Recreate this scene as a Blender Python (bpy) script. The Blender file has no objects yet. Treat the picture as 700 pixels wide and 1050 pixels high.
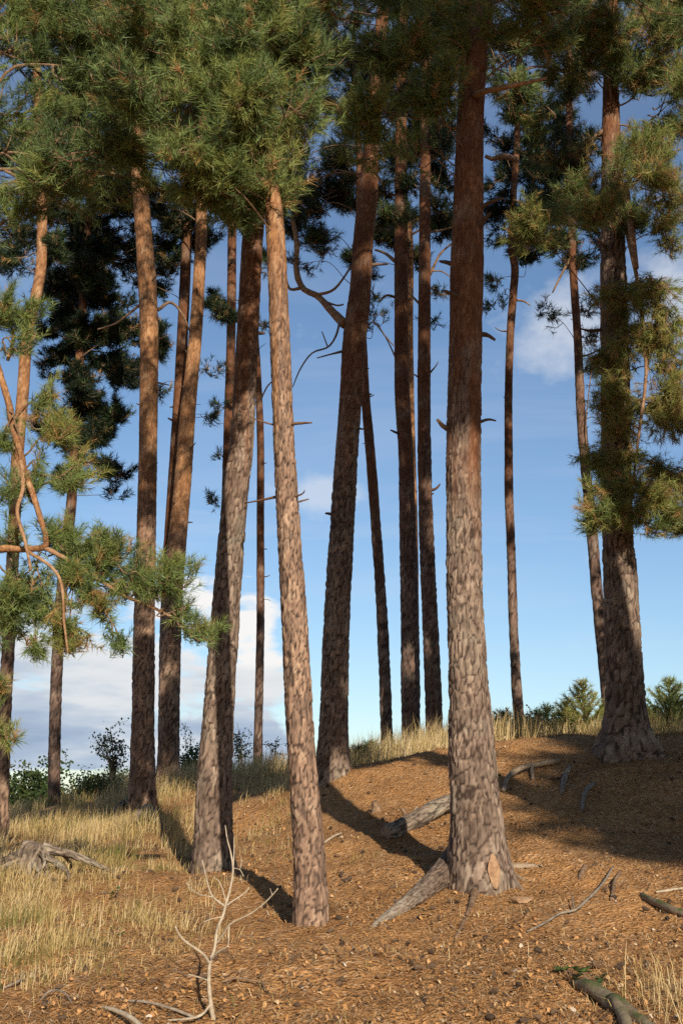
import bpy, math, random
import numpy as np
R = math.radians
rng = np.random.default_rng(11)
random.seed(11)
scene = bpy.context.scene
COL = scene.collection

# ------------------------------------------------------------------ camera and pixel helpers
W_PX, H_PX, F_PX = 700.0, 1050.0, 1267.0
EYE = np.array([0.0, 0.0, 1.6])
PITCH = math.atan(305.0 / F_PX)
CP, SP = math.cos(PITCH), math.sin(PITCH)

def ray(px, py):
    xc = (px - 350.0) / F_PX
    yc = (525.0 - py) / F_PX
    return np.array([xc, CP - yc * SP, SP + yc * CP])

def P(px, py, Y):
    d = ray(px, py)
    return EYE + d * (Y / d[1])

def zdepth(p):
    q = np.asarray(p) - EYE
    return q[1] * CP + q[2] * SP

def project(x, y, z):
    zc = y * CP + (z - EYE[2]) * SP
    yc = -y * SP + (z - EYE[2]) * CP
    zc = np.where(zc < 0.05, 0.05, zc)
    return 350 + F_PX * x / zc, 525 - F_PX * yc / zc

cam = bpy.data.cameras.new("camera")
cam.sensor_fit = 'VERTICAL'
cam.sensor_height = 36.0
cam.sensor_width = 24.0
cam.lens = 36.0 * F_PX / H_PX
cam.clip_end = 6000
cam.clip_start = 0.05
camo = bpy.data.objects.new("camera", cam)
camo.location = EYE
camo.rotation_euler = (math.pi / 2 + PITCH, 0, 0)
COL.objects.link(camo)
scene.camera = camo

# ------------------------------------------------------------------ noise
def hash2(ix, iy, seed=0):
    h = (ix.astype(np.int64) * 374761393 + iy.astype(np.int64) * 668265263 + seed * 974711) & 0x7fffffff
    h = ((h ^ (h >> 13)) * 1274126177) & 0x7fffffff
    h = ((h ^ (h >> 16)) * 1103515245 + 12345) & 0x7fffffff
    return (h & 0xffffff) / float(0xffffff)

def vnoise(x, y, seed=0):
    x = np.asarray(x, float); y = np.asarray(y, float)
    ix = np.floor(x); iy = np.floor(y)
    fx = x - ix; fy = y - iy
    fx = fx * fx * (3 - 2 * fx); fy = fy * fy * (3 - 2 * fy)
    a = hash2(ix, iy, seed); b = hash2(ix + 1, iy, seed)
    c = hash2(ix, iy + 1, seed); d = hash2(ix + 1, iy + 1, seed)
    return (a + (b - a) * fx) * (1 - fy) + (c + (d - c) * fx) * fy

def fbm(x, y, octs=4, seed=0):
    s = 0; a = 0.5; t = 0
    for k in range(octs):
        s = s + a * vnoise(x * 2 ** k, y * 2 ** k, seed + k * 17); t += a; a *= 0.5
    return s / t

def sstep(a, b, x):
    t = np.clip((x - a) / (b - a), 0, 1)
    return t * t * (3 - 2 * t)

# ------------------------------------------------------------------ terrain
_cp = [(0, 1050, 5.6), (350, 1050, 5.5), (700, 1050, 5.3), (0, 1000, 6.6), (700, 950, 7.6),
       (319, 950, 8.0), (490, 905, 9.0), (218, 893, 10.6), (147, 836, 17.0), (341, 799, 13.9),
       (643, 768, 13.0), (700, 858, 10.5), (590, 862, 10.3), (560, 805, 12.2), (420, 845, 11.5),
       (420, 778, 15.5), (443, 768, 17.5), (530, 761, 17.5), (610, 756, 16.5), (700, 750, 15.5),
       (175, 800, 20.5), (265, 795, 22.0), (55, 827, 21.0), (3, 864, 17.0), (0, 902, 10.0),
       (100, 870, 13.0), (350, 792, 19.0), (60, 845, 17.0), (270, 850, 13.5),
       (350, 818, 27.0), (700, 800, 26.0), (0, 880, 27.0), (-260, 900, 17.0), (-200, 930, 10), (-250, 1010, 7),
       (950, 840, 9.5), (960, 745, 15), (960, 790, 26)]
_pts = [tuple(P(*c)) for c in _cp]
_pts += [(0, 0, 0), (0, 3, .34), (-5, 0, 0.0), (5, 0, 0.05), (-9, -6, -.3), (9, -6, 0), (0, -6, -.2), (-9, 3, .2), (9, 3, .5),
         (0, 34, -.6), (-10, 34, -1.2), (10, 34, -.4), (-14, 15, .2), (14, 14, 2.2)]
_pts = np.array(_pts)

def _U(r2):
    return np.where(r2 < 1e-9, 0, r2 * np.log(np.maximum(r2, 1e-9)))

def _fit(p, lam=0.15):
    n = len(p)
    d2 = ((p[:, None, :2] - p[None, :, :2]) ** 2).sum(-1)
    K = _U(d2) + lam * np.eye(n)
    Q = np.c_[np.ones(n), p[:, :2]]
    A = np.block([[K, Q], [Q.T, np.zeros((3, 3))]])
    return np.linalg.solve(A, np.r_[p[:, 2], 0, 0, 0])
_tw = _fit(_pts)

def H0(x, y):
    x = np.asarray(x, float); y = np.asarray(y, float)
    shp = x.shape
    x = x.ravel(); y = y.ravel()
    out = np.empty(len(x))
    n = len(_pts)
    for s in range(0, len(x), 40000):
        xs = x[s:s + 40000]; ys = y[s:s + 40000]
        d2 = (xs[:, None] - _pts[None, :, 0]) ** 2 + (ys[:, None] - _pts[None, :, 1]) ** 2
        out[s:s + 40000] = _U(d2) @ _tw[:n] + _tw[n] + _tw[n + 1] * xs + _tw[n + 2] * ys
    far = np.where(y > 12, -6.0, -0.8) + 0 * x
    r = np.hypot(x * 1.0, (y - 13))
    w = 1 - sstep(19, 50, r)
    return (out * w + far * (1 - w)).reshape(shp)

def H(x, y):
    """terrain height with its bumps"""
    x = np.asarray(x, float); y = np.asarray(y, float)
    z = H0(x, y)
    r = np.hypot(x, y - 10)
    k = 1 - sstep(20, 40, r)
    z = z + k * (0.16 * (fbm(x * .9 + 5, y * .9, 3, 3) - .5))
    return z

def ground_px(px, py, y0=3.5, y1=30):
    d = ray(px, py)
    ys = np.linspace(y0, y1, 1400)
    pts = EYE[None] + d[None] * (ys / d[1])[:, None]
    hz = H(pts[:, 0], pts[:, 1])
    below = np.where(pts[:, 2] <= hz)[0]
    i = below[0] if len(below) else len(ys) - 1
    p = pts[i].copy(); p[2] = hz[i]
    return p

# ------------------------------------------------------------------ mesh builder
class MB:
    def __init__(self):
        self.v = []; self.f3 = []; self.f4 = []; self.a = {}; self.n = 0
        self.m3 = []; self.m4 = []
    def add(self, v, f3=None, f4=None, mat=0, **att):
        v = np.asarray(v, float).reshape(-1, 3)
        k = len(v)
        self.v.append(v)
        for nme in set(list(att) + list(self.a)):
            lst = self.a.setdefault(nme, [])
            have = sum(len(q) for q in lst)
            if have < self.n: lst.append(np.zeros(self.n - have))
            val = att.get(nme, 0.0)
            lst.append(np.broadcast_to(np.asarray(val, float), (k,)).copy())
        if f3 is not None and len(f3):
            f3 = np.asarray(f3, np.int64).reshape(-1, 3) + self.n
            self.f3.append(f3); self.m3.append(np.full(len(f3), mat))
        if f4 is not None and len(f4):
            f4 = np.asarray(f4, np.int64).reshape(-1, 4) + self.n
            self.f4.append(f4); self.m4.append(np.full(len(f4), mat))
        self.n += k
    def build(self, name, mats, parent=None, smooth=False, loc=None):
        me = bpy.data.meshes.new(name)
        v = np.concatenate(self.v) if self.v else np.zeros((0, 3))
        if loc is not None: v = v - np.asarray(loc)[None]
        f3 = np.concatenate(self.f3) if self.f3 else np.zeros((0, 3), np.int64)
        f4 = np.concatenate(self.f4) if self.f4 else np.zeros((0, 4), np.int64)
        mi = np.concatenate([np.concatenate(self.m3) if self.m3 else np.zeros(0), np.concatenate(self.m4) if self.m4 else np.zeros(0)])
        me.vertices.add(len(v)); me.vertices.foreach_set('co', v.astype(np.float32).ravel())
        nl = f3.size + f4.size
        me.loops.add(nl); me.loops.foreach_set('vertex_index', np.r_[f3.ravel(), f4.ravel()].astype(np.int32))
        npoly = len(f3) + len(f4)
        me.polygons.add(npoly)
        st = np.r_[np.arange(len(f3)) * 3, f3.size + np.arange(len(f4)) * 4]
        me.polygons.foreach_set('loop_start', st.astype(np.int32))
        me.polygons.foreach_set('material_index', mi.astype(np.int32))
        me.polygons.foreach_set('use_smooth', np.full(npoly, bool(smooth)))
        for nme, lst in self.a.items():
            at = me.attributes.new(nme, 'FLOAT', 'POINT')
            at.data.foreach_set('value', np.concatenate(lst).astype(np.float32))
        if not isinstance(mats, (list, tuple)): mats = [mats]
        for m in mats: me.materials.append(m)
        me.update(calc_edges=True); me.validate()
        o = bpy.data.objects.new(name, me)
        COL.objects.link(o)
        if parent is not None:
            o.parent = parent
        elif loc is not None:
            o.location = loc
        return o

def tag(o, label=None, cat=None, group=None, kind=None):
    if label: o['label'] = label
    if cat: o['category'] = cat
    if group: o['group'] = group
    if kind: o['kind'] = kind
    return o

def thing(name, loc, label, cat, group=None):
    o = bpy.data.objects.new(name, None)
    o.empty_display_size = 0.2
    o.location = loc
    COL.objects.link(o)
    return tag(o, label, cat, group)

def norm(v):
    v = np.asarray(v, float)
    return v / (np.linalg.norm(v, axis=-1, keepdims=True) + 1e-12)

def spline(pts, n):
    """Catmull-Rom through pts (any dims), n samples uniformly in chord length"""
    p = np.asarray(pts, float)
    if len(p) == 2:
        t = np.linspace(0, 1, n)[:, None]
        return p[0] * (1 - t) + p[1] * t
    q = np.vstack([2 * p[0] - p[1], p, 2 * p[-1] - p[-2]])
    seg = np.linalg.norm(np.diff(p[:, :3], axis=0), axis=1) + 1e-9
    cum = np.r_[0, np.cumsum(seg)]
    s = np.linspace(0, cum[-1], n)
    i = np.clip(np.searchsorted(cum, s, 'right') - 1, 0, len(p) - 2)
    t = ((s - cum[i]) / seg[i])[:, None]
    a, b, c, d = q[i], q[i + 1], q[i + 2], q[i + 3]
    return 0.5 * (2 * b + (c - a) * t + (2 * a - 5 * b + 4 * c - d) * t ** 2 + (3 * b - a - 3 * c + d) * t ** 3)

def frames(c):
    t = norm(np.gradient(c, axis=0))
    up = np.array([0.0, 1.0, 0.13])
    if abs(np.dot(t[0], norm(up))) > .95: up = np.array([1.0, 0, 0.1])
    u = np.zeros_like(c); u[0] = norm(up - np.dot(up, t[0]) * t[0])
    for i in range(1, len(c)):
        w = u[i - 1] - np.dot(u[i - 1], t[i]) * t[i]
        u[i] = w / (np.linalg.norm(w) + 1e-12)
    return t, u, np.cross(t, u)

def grid_quads(nr, ns):
    i = np.arange(nr - 1)[:, None]; j = np.arange(ns)[None]
    j2 = (j + 1) % ns
    return np.stack(np.broadcast_arrays(i * ns + j, i * ns + j2, (i + 1) * ns + j2, (i + 1) * ns + j), -1).reshape(-1, 4)

def tube(mb, pts, rad, ns=6, n=None, mat=0, lump=0.0, seed=0, **att):
    pts = np.asarray(pts, float); rad = np.asarray(rad, float)
    if rad.ndim == 0: rad = np.full(len(pts), float(rad))
    if n is None: n = max(4, 3 * len(pts))
    s = spline(np.c_[pts, rad], n)
    c = s[:, :3]; r = np.maximum(s[:, 3], 1e-4)
    t, u, w = frames(c)
    th = np.arange(ns) / ns * 2 * np.pi
    rr = r[:, None] * np.ones(ns)[None]
    if lump:
        L = np.r_[0, np.cumsum(np.linalg.norm(np.diff(c, axis=0), axis=1))]
        rr = rr * (1 + lump * (vnoise(L[:, None] / (r.mean() * 2.2) + seed * 7.1, np.cos(th)[None] * 1.4 + 3, seed) +
                               vnoise(L[:, None] / (r.mean() * .9) + seed * 3.1, np.sin(th)[None] * 2.4 + 9, seed + 5) - 1))
    v = c[:, None] + rr[..., None] * (np.cos(th)[None, :, None] * u[:, None] + np.sin(th)[None, :, None] * w[:, None])
    v = np.concatenate([v.reshape(-1, 3), c[:1], c[-1:]])
    k = n * ns
    j = np.arange(ns); j2 = (j + 1) % ns
    caps = np.r_[np.c_[np.full(ns, k), j2, j], np.c_[np.full(ns, k + 1), (n - 1) * ns + j, (n - 1) * ns + j2]]
    mb.add(v, caps, grid_quads(n, ns), mat, **att)
    return c, r

# ------------------------------------------------------------------ materials
class NT:
    def __init__(self, m):
        m.use_nodes = True
        self.t = m.node_tree; self.t.nodes.clear()
    def n(self, typ, inp=None, **kw):
        nd = self.t.nodes.new(typ)
        for k, v in kw.items(): setattr(nd, k, v)
        for k, v in (inp or {}).items():
            if isinstance(v, bpy.types.NodeSocket): self.t.links.new(v, nd.inputs[k])
            else: nd.inputs[k].default_value = v
        return nd
    def math(self, op, a, b=0.0, c=None, clamp=False):
        inp = {0: a, 1: b}
        if c is not None: inp[2] = c
        return self.n('ShaderNodeMath', inp, operation=op, use_clamp=clamp).outputs[0]
    def mix(self, f, a, b):
        return self.n('ShaderNodeMix', {0: f, 6: a, 7: b}, data_type='RGBA').outputs[2]
    def mul(self, a, b, f=1.0):
        return self.n('ShaderNodeMix', {0: f, 6: a, 7: b}, data_type='RGBA', blend_type='MULTIPLY').outputs[2]
    def ramp(self, f, stops):
        nd = self.n('ShaderNodeValToRGB', {0: f})
        e = nd.color_ramp.elements
        while len(e) > len(stops): e.remove(e[-1])
        while len(e) < len(stops): e.new(0.5)
        for k, (p, c) in enumerate(stops):
            e[k].position = p; e[k].color = (*c, 1) if len(c) == 3 else c
        return nd.outputs[0]
    def attr(self, name):
        return self.n('ShaderNodeAttribute', attribute_name=name).outputs['Fac']
    def noise(self, vec, scale, detail=4, rough=.6, out='Fac', dist=0.0):
        return self.n('ShaderNodeTexNoise', {'Vector': vec, 'Scale': scale, 'Detail': detail, 'Roughness': rough, 'Distortion': dist}).outputs[out]
    def rng(self, v, a, b, c=0.0, d=1.0):
        return self.n('ShaderNodeMapRange', {0: v, 1: a, 2: b, 3: c, 4: d}).outputs[0]

def C4(r, g, b): return (r, g, b, 1.0)

def bark_material(name, low=(.195, .143, .110), pale=(.33, .258, .20), dark=(.125, .085, .064), fis=(.038, .024, .018),
                  up=(.19, .082, .040), up2=(.27, .145, .08), lichen=0.28):
    m = bpy.data.materials.new(name); N = NT(m)
    obj = N.n('ShaderNodeTexCoord').outputs['Object']
    mp = N.n('ShaderNodeMapping', {0: obj, 3: (1, 1, .35)}).outputs[0]
    cell = N.attr('cell'); pl = N.attr('plate'); upf = N.attr('upper')
    fine = N.noise(mp, 45, 5, .7)
    med = N.noise(mp, 9, 4, .6)
    lo = N.ramp(cell, [(.1, dark), (.42, low), (.62, (low[0] * 1.3, low[1] * 1.27, low[2] * 1.24)), (.88, pale)])
    hi = N.ramp(N.math('ADD', N.math('MULTIPLY', cell, .5), N.math('MULTIPLY', med, .5)),
                [(.2, (up[0] * .62, up[1] * .6, up[2] * .6)), (.5, up), (.75, up2), (1, (.46, .33, .22))])
    c = N.mix(upf, lo, hi)
    gl = N.rng(N.noise(obj, 3.1, 3, .6), .52, .72, 0, lichen)
    c = N.mix(gl, c, C4(.33, .33, .26))
    c = N.mul(c, N.ramp(fine, [(.25, (.55, .52, .5)), (.5, (.95, .95, .95)), (.75, (1.35, 1.33, 1.3))]))
    c = N.mul(c, N.ramp(N.noise(obj, 2.3, 4, .65), [(.3, (.68, .66, .64)), (.5, (1, 1, 1)), (.7, (1.22, 1.2, 1.16))]))
    fz = N.rng(pl, 0.05, .7, 1, 0)
    fcol = N.mix(upf, C4(*fis), C4(fis[0] * 2.4, fis[1] * 1.6, fis[2] * 1.1))
    c = N.mix(N.math('MULTIPLY', fz, N.math('SUBTRACT', .92, N.math('MULTIPLY', upf, .35))), c, fcol)
    bh = N.math('ADD', N.math('MULTIPLY', fine, .6), N.math('MULTIPLY', med, .5))
    bmp = N.n('ShaderNodeBump', {'Height': bh, 'Distance': .012, 'Strength': .8}).outputs[0]
    bs = N.n('ShaderNodeBsdfPrincipled', {'Base Color': c, 'Roughness': .9, 'Specular IOR Level': .2, 'Normal': bmp})
    N.n('ShaderNodeOutputMaterial', {0: bs.outputs[0]})
    return m

def wood_material(name, a, b, scale=(60, 60, 8), rough=.85, moss=0.0):
    m = bpy.data.materials.new(name); N = NT(m)
    obj = N.n('ShaderNodeTexCoord').outputs['Object']
    t = N.noise(obj, 28, 6, .7); t2 = N.noise(obj, 7, 4, .6)
    c = N.ramp(N.math('ADD', N.math('MULTIPLY', t, .6), N.math('MULTIPLY', t2, .4)),
               [(.3, tuple(x * .45 for x in a)), (.48, a), (.7, b)])
    if moss:
        nrm = N.n('ShaderNodeNewGeometry').outputs['Normal']
        z = N.n('ShaderNodeSeparateXYZ', {0: nrm}).outputs[2]
        k = N.math('MULTIPLY', N.rng(z, .0, .7), N.rng(t2, .42, .58, 0, moss))
        c = N.mix(k, c, C4(.07, .09, .025))
    bmp = N.n('ShaderNodeBump', {'Height': t, 'Distance': .008, 'Strength': .9}).outputs[0]
    bs = N.n('ShaderNodeBsdfPrincipled', {'Base Color': c, 'Roughness': rough, 'Specular IOR Level': .2, 'Normal': bmp})
    N.n('ShaderNodeOutputMaterial', {0: bs.outputs[0]})
    return m

def leaf_material(name, stops, trans=.22, rough=.5, spec=.35):
    m = bpy.data.materials.new(name); N = NT(m)
    c = N.ramp(N.attr('tint'), stops)
    bs = N.n('ShaderNodeBsdfPrincipled', {'Base Color': c, 'Roughness': rough, 'Specular IOR Level': spec})
    tr = N.n('ShaderNodeBsdfTranslucent', {0: c})
    mx = N.n('ShaderNodeMixShader', {0: trans, 1: bs.outputs[0], 2: tr.outputs[0]})
    N.n('ShaderNodeOutputMaterial', {0: mx.outputs[0]})
    return m

BARK = bark_material('pine_bark')  # upper tone darkened to paint in crown shade high on the trunks
BARK_OR = bark_material('pine_bark_orange', low=(.23, .150, .106), pale=(.40, .285, .20), up=(.31, .155, .07), up2=(.42, .26, .145), lichen=.1)
BARK_SHADE = bark_material('pine_bark_shaded', low=(.15, .10, .078), pale=(.25, .18, .14), dark=(.085, .055, .042), up=(.15, .065, .032), up2=(.20, .10, .055))  # darker copy of the pine bark, paints shade onto the rear trunks
LOGB = bark_material('log_bark', low=(.21, .165, .125), pale=(.36, .30, .235), dark=(.12, .09, .07), fis=(.05, .038, .03), lichen=.5)
ROOTB = bark_material('root_bark', up=(.33, .28, .215), up2=(.46, .40, .315), lichen=.3)
TWIG = wood_material('twig_bark', (.20, .125, .075), (.36, .25, .16))
LIMB = wood_material('limb_bark', (.30, .17, .09), (.45, .31, .19))
DEADW = wood_material('dead_grey_wood', (.22, .18, .14), (.40, .34, .27))
PALEW = wood_material('pale_dead_wood', (.40, .33, .24), (.58, .50, .38))
MOSSY = wood_material('mossy_wood', (.24, .185, .13), (.40, .33, .25), moss=.9)
ROOTW = wood_material('root_wood', (.30, .22, .15), (.47, .38, .28))
# tint 0 = dark green, shade painted into the back crowns ... .6 olive ... .85 yellow-brown ... 1 dead brown
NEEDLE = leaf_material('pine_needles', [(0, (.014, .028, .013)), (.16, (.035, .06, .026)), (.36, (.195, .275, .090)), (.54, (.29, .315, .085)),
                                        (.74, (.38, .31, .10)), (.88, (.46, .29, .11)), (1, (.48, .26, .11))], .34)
LEAF = leaf_material('shrub_leaves', [(0, (.02, .04, .025)), (.5, (.05, .10, .03)), (.8, (.12, .17, .04)), (1, (.25, .2, .06))], .3)
GRASS = leaf_material('dry_grass', [(0, (.11, .14, .03)), (.25, (.26, .22, .07)), (.5, (.58, .42, .18)), (.8, (.72, .57, .32)), (1, (.74, .62, .40))], .3, .6, .2)
LITTER = leaf_material('litter', [(0, (.045, .032, .024)), (.2, (.14, .09, .055)), (.42, (.40, .205, .08)), (.7, (.54, .29, .115)), (.86, (.56, .39, .22)), (1, (.56, .48, .38))], .05, .8, .15)

# ground
def ground_material():
    m = bpy.data.materials.new('needle_litter_ground'); N = NT(m)
    obj = N.n('ShaderNodeTexCoord').outputs['Object']
    g = N.attr('grassy')
    n1 = N.noise(obj, 1.3, 4, .6); n2 = N.noise(obj, 14, 5, .7); n3 = N.noise(obj, 70, 4, .7)
    v = N.n('ShaderNodeTexVoronoi', {'Vector': obj, 'Scale': 42.0}, feature='F1')
    col = N.n('ShaderNodeSeparateColor', {0: v.outputs['Color']}).outputs[0]
    c = N.ramp(N.math('ADD', N.math('MULTIPLY', n2, .55), N.math('MULTIPLY', n3, .45)),
               [(.3, (.13, .065, .03)), (.43, (.34, .17, .065)), (.55, (.46, .235, .09)), (.72, (.56, .35, .16))])
    chips = N.ramp(col, [(0, (.08, .055, .04)), (.25, (.3, .165, .075)), (.75, (.52, .28, .115)), (1, (.58, .46, .32))])
    c = N.mix(N.rng(n1, .35, .65, .25, .6), c, chips)
    straw = N.ramp(N.math('ADD', N.math('MULTIPLY', n2, .5), N.math('MULTIPLY', n3, .5)),
                   [(.3, (.10, .07, .03)), (.5, (.30, .2, .08)), (.7, (.46, .33, .15))])
    c = N.mix(N.math('MULTIPLY', g, .75), c, straw)
    c = N.mul(c, N.ramp(N.noise(obj, .9, 5, .7), [(.32, (.74, .70, .66)), (.5, (1.04, 1.04, 1.03)), (.68, (1.22, 1.2, 1.14))]))
    moss = N.rng(N.noise(obj, 2.1, 5, .7), .66, .74, 0, .55)
    c = N.mix(moss, c, C4(.13, .13, .045))
    pos = N.n('ShaderNodeNewGeometry').outputs['Position']
    yy = N.n('ShaderNodeSeparateXYZ', {0: pos}).outputs[1]
    far = N.rng(yy, 35, 60)
    c = N.mix(far, c, C4(.10, .11, .04))
    h = N.math('ADD', N.math('MULTIPLY', n2, .8), N.math('ADD', N.math('MULTIPLY', n3, .35), N.math('MULTIPLY', v.outputs['Distance'], .6)))
    bmp = N.n('ShaderNodeBump', {'Height': h, 'Distance': .03, 'Strength': .9}).outputs[0]
    bs = N.n('ShaderNodeBsdfPrincipled', {'Base Color': c, 'Roughness': .95, 'Specular IOR Level': .1, 'Normal': bmp})
    N.n('ShaderNodeOutputMaterial', {0: bs.outputs[0]})
    return m

# ------------------------------------------------------------------ ground sheet
# grassiness is a property of the place: read from areas drawn on the slope
def in_poly(px, py, poly):
    inside = np.zeros(px.shape, bool)
    x0, y0 = poly[-1]
    for x1, y1 in poly:
        c = ((y1 > py) != (y0 > py)) & (px < (x0 - x1) * (py - y1) / (y0 - y1 + 1e-9) + x1)
        inside ^= c; x0, y0 = x1, y1
    return inside

def world_poly(pp):
    return [tuple(ground_px(a, b)[:2]) for a, b in pp]
MEADOW = world_poly([(-250, 985), (-40, 1012), (60, 1000), (120, 985), (165, 930), (205, 880), (190, 850), (140, 845)]) + [(-2.9, 22), (-6, 25), (-10, 23), (-9, 12)]
CREST = [(-3.3, 18.3), (-2.0, 17.6), (-.9, 16.9), (.35, 15.3), (1.2, 14.7), (2.3, 14.7), (3.0, 14.5), (4.5, 14.2), (8, 14.5), (12, 17), (12, 26), (0, 27), (-5, 25)]
PATCH = world_poly([(265, 800), (300, 800), (300, 870), (268, 872)])

def soft_poly(x, y, poly, blur):
    s = 0
    offs = [(0, 0), (1, 0), (-1, 0), (0, 1), (0, -1), (.7, .7), (-.7, .7), (.7, -.7), (-.7, -.7)]
    for a, b in offs: s = s + in_poly(x + a * blur, y + b * blur, poly)
    return s / len(offs)

def grassy(x, y):
    x = np.asarray(x); y = np.asarray(y)
    g = np.maximum(soft_poly(x, y, MEADOW, .5), np.maximum(soft_poly(x, y, CREST, .25), .45 * soft_poly(x, y, PATCH, .25)))
    return g * sstep(.38, .60, .65 * fbm(x * 1.3 + 3, y * 1.0 + 8, 3, 44) + .35 * vnoise(x * 4, y * 3, 45) + .10 * sstep(12, 17, y)) 

ang = np.r_[np.linspace(-R(38), R(38), 560), np.linspace(R(38), R(322), 90)[1:-1]]
rad = [0.4]
while rad[-1] < 30: rad.append(rad[-1] * 1.0085 if rad[-1] > 3.5 else rad[-1] * 1.05)
while rad[-1] < 4500: rad.append(rad[-1] * 1.12)
rad = np.array(rad)
A_, R_ = np.meshgrid(ang, rad)
gx = (R_ * np.sin(A_)).ravel(); gy = (R_ * np.cos(A_)).ravel()
gz = H(gx, gy)
nearm = (1 - sstep(20, 30, np.hypot(gx, gy)))
gz = gz + nearm * (.045 * (fbm(gx * 4.2, gy * 4.2, 3, 9) - .5) + .035 * (fbm(gx * 17, gy * 17, 3, 21) - .5))
mb = MB()
mb.add(np.r_[np.c_[gx, gy, gz], [[0, 0, float(H(np.array([0.]), np.array([0.]))[0])]]],
       np.c_[np.full(len(ang), len(gx)), (np.arange(len(ang)) + 1) % len(ang), np.arange(len(ang))],
       grid_quads(len(rad), len(ang))[:, ::-1],
       grassy=np.r_[grassy(gx, gy), 0])
GROUND = mb.build('ground', ground_material(), smooth=True)
tag(GROUND, 'slope of orange pine needle litter rising to a grassy crest', 'ground', kind='structure')
del gx, gy, gz, A_, R_

# ------------------------------------------------------------------ trunks
def trunk_mesh(mb, path, detail=.03, cw=.055, ch=.13, amp=.012, seed=0, up0=4., up1=7., upnoise=1.5, base_z=None,
               flare=0.0, flare_h=.3, lobes=5, ph=0., mat=0):
    """path rows: x,y,z,r from the ground upwards; bark plates are modelled into the surface"""
    path = np.asarray(path, float)
    L = np.linalg.norm(np.diff(path[:, :3], axis=0), axis=1).sum()
    n = max(12, int(L / (detail * 1.5)))
    s = spline(path, n)
    c = s[:, :3]; r = np.maximum(s[:, 3], .008)
    rm = path[:max(2, len(path) // 2), 3].mean()
    ns = int(np.clip(2 * np.pi * rm / detail, 8, 150))
    t, u, w = frames(c)
    th = np.arange(ns) / ns * 2 * np.pi
    v_ = np.r_[0, np.cumsum(np.linalg.norm(np.diff(c, axis=0), axis=1))]
    nu = max(5, int(round(2 * np.pi * rm / cw)))
    TH, V = np.meshgrid(th, v_)
    zz = np.broadcast_to(c[:, 2:3], TH.shape)
    hh = zz - (base_z if base_z is not None else c[0, 2])
    X3 = np.cos(TH) * 2; Y3 = np.sin(TH) * 2
    upf = sstep(up0, up1, zz + upnoise * (fbm(V * 1.3 + X3 * .6, Y3 * .8 + seed, 3, seed) - .5) * 2)
    # cellular plates, wrapped around
    U_ = TH / (2 * np.pi) * nu + .7 * (vnoise(V / ch * .9 + 11, X3 + Y3 * .5 + seed * 3.3, seed + 1) - .5) * 2
    V2 = V / ch + .7 * (vnoise(V / ch * 1.3 + 5, Y3 - X3 * .3 + seed, seed + 2) - .5) * 2
    f1 = np.full(TH.shape, 9.); f2 = np.full(TH.shape, 9.); cid = np.zeros(TH.shape)
    iu = np.floor(U_); iv = np.floor(V2)
    for du in (-1, 0, 1):
        for dv in (-1, 0, 1):
            ku = iu + du; kv = iv + dv; kw = np.mod(ku, nu)
            jx = ku + .1 + .8 * hash2(kw, kv, seed + 3); jy = kv + .1 + .8 * hash2(kw, kv, seed + 4)
            d = np.hypot(U_ - jx, V2 - jy)
            hv = hash2(kw, kv, seed + 5)
            nw = d < f1
            f2 = np.where(nw, f1, np.minimum(f2, d)); cid = np.where(nw, hv, cid); f1 = np.where(nw, d, f1)
    edge = f2 - f1
    plate = sstep(.0, .30, edge + .05 * (vnoise(U_ * 3.1, V2 * 3.7, seed + 21) - .6))
    # small flakes inside the plates
    Uf = TH / (2 * np.pi) * nu * 3 + .8 * vnoise(V / ch * 3, X3 + 7, seed + 31); Vf = V / (ch * .42) + .8 * vnoise(V / ch * 2.2, Y3 + 2, seed + 32)
    g1 = np.full(TH.shape, 9.); g2 = np.full(TH.shape, 9.); gid = np.zeros(TH.shape)
    iu = np.floor(Uf); iv = np.floor(Vf)
    for du in (-1, 0, 1):
        for dv in (-1, 0, 1):
            ku = iu + du; kv = iv + dv; kw = np.mod(ku, nu * 3)
            d = np.hypot(Uf - ku - .1 - .8 * hash2(kw, kv, seed + 33), Vf - kv - .1 - .8 * hash2(kw, kv, seed + 34))
            hv = hash2(kw, kv, seed + 35)
            nw = d < g1
            g2 = np.where(nw, g1, np.minimum(g2, d)); gid = np.where(nw, hv, gid); g1 = np.where(nw, d, g1)
    flake = sstep(0, .22, g2 - g1)
    plate = plate * (.72 + .28 * flake)
    lowk = 1 - .75 * upf
    rr = r[:, None] + amp * lowk * (plate - .7) * np.minimum(1, r[:, None] / (.6 * rm)) + amp * .6 * lowk * (cid - .5) * plate + amp * .35 * (gid - .5)
    rr = rr + .035 * r[:, None] * (vnoise(V * 2.2 + seed, X3 + 5, seed + 8) - .5) * 2
    if flare:
        k = np.exp(-np.maximum(hh, 0) / flare_h)
        lob = .35 + .65 * (0.5 + .5 * np.cos(lobes * TH + ph + 1.2 * np.sin(TH + ph))) ** 1.5
        rr = rr * (1 + flare * k * lob)
    vv = c[:, None] + rr[..., None] * (np.cos(TH)[..., None] * u[:, None] + np.sin(TH)[..., None] * w[:, None])
    k = n * ns
    vv = np.r_[vv.reshape(-1, 3), c[-1:], c[:1]]
    j = np.arange(ns); j2 = (j + 1) % ns
    mb.add(vv, np.r_[np.c_[np.full(ns, k), (n - 1) * ns + j, (n - 1) * ns + j2], np.c_[np.full(ns, k + 1), j2, j]], grid_quads(n, ns), mat,
           plate=np.r_[plate.ravel(), 1, 1], cell=np.r_[(.5 * cid + .5 * gid).ravel(), .5, .5],
           upper=np.r_[upf.ravel(), upf[-1, 0], upf[0, 0]])
    return c, r

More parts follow.
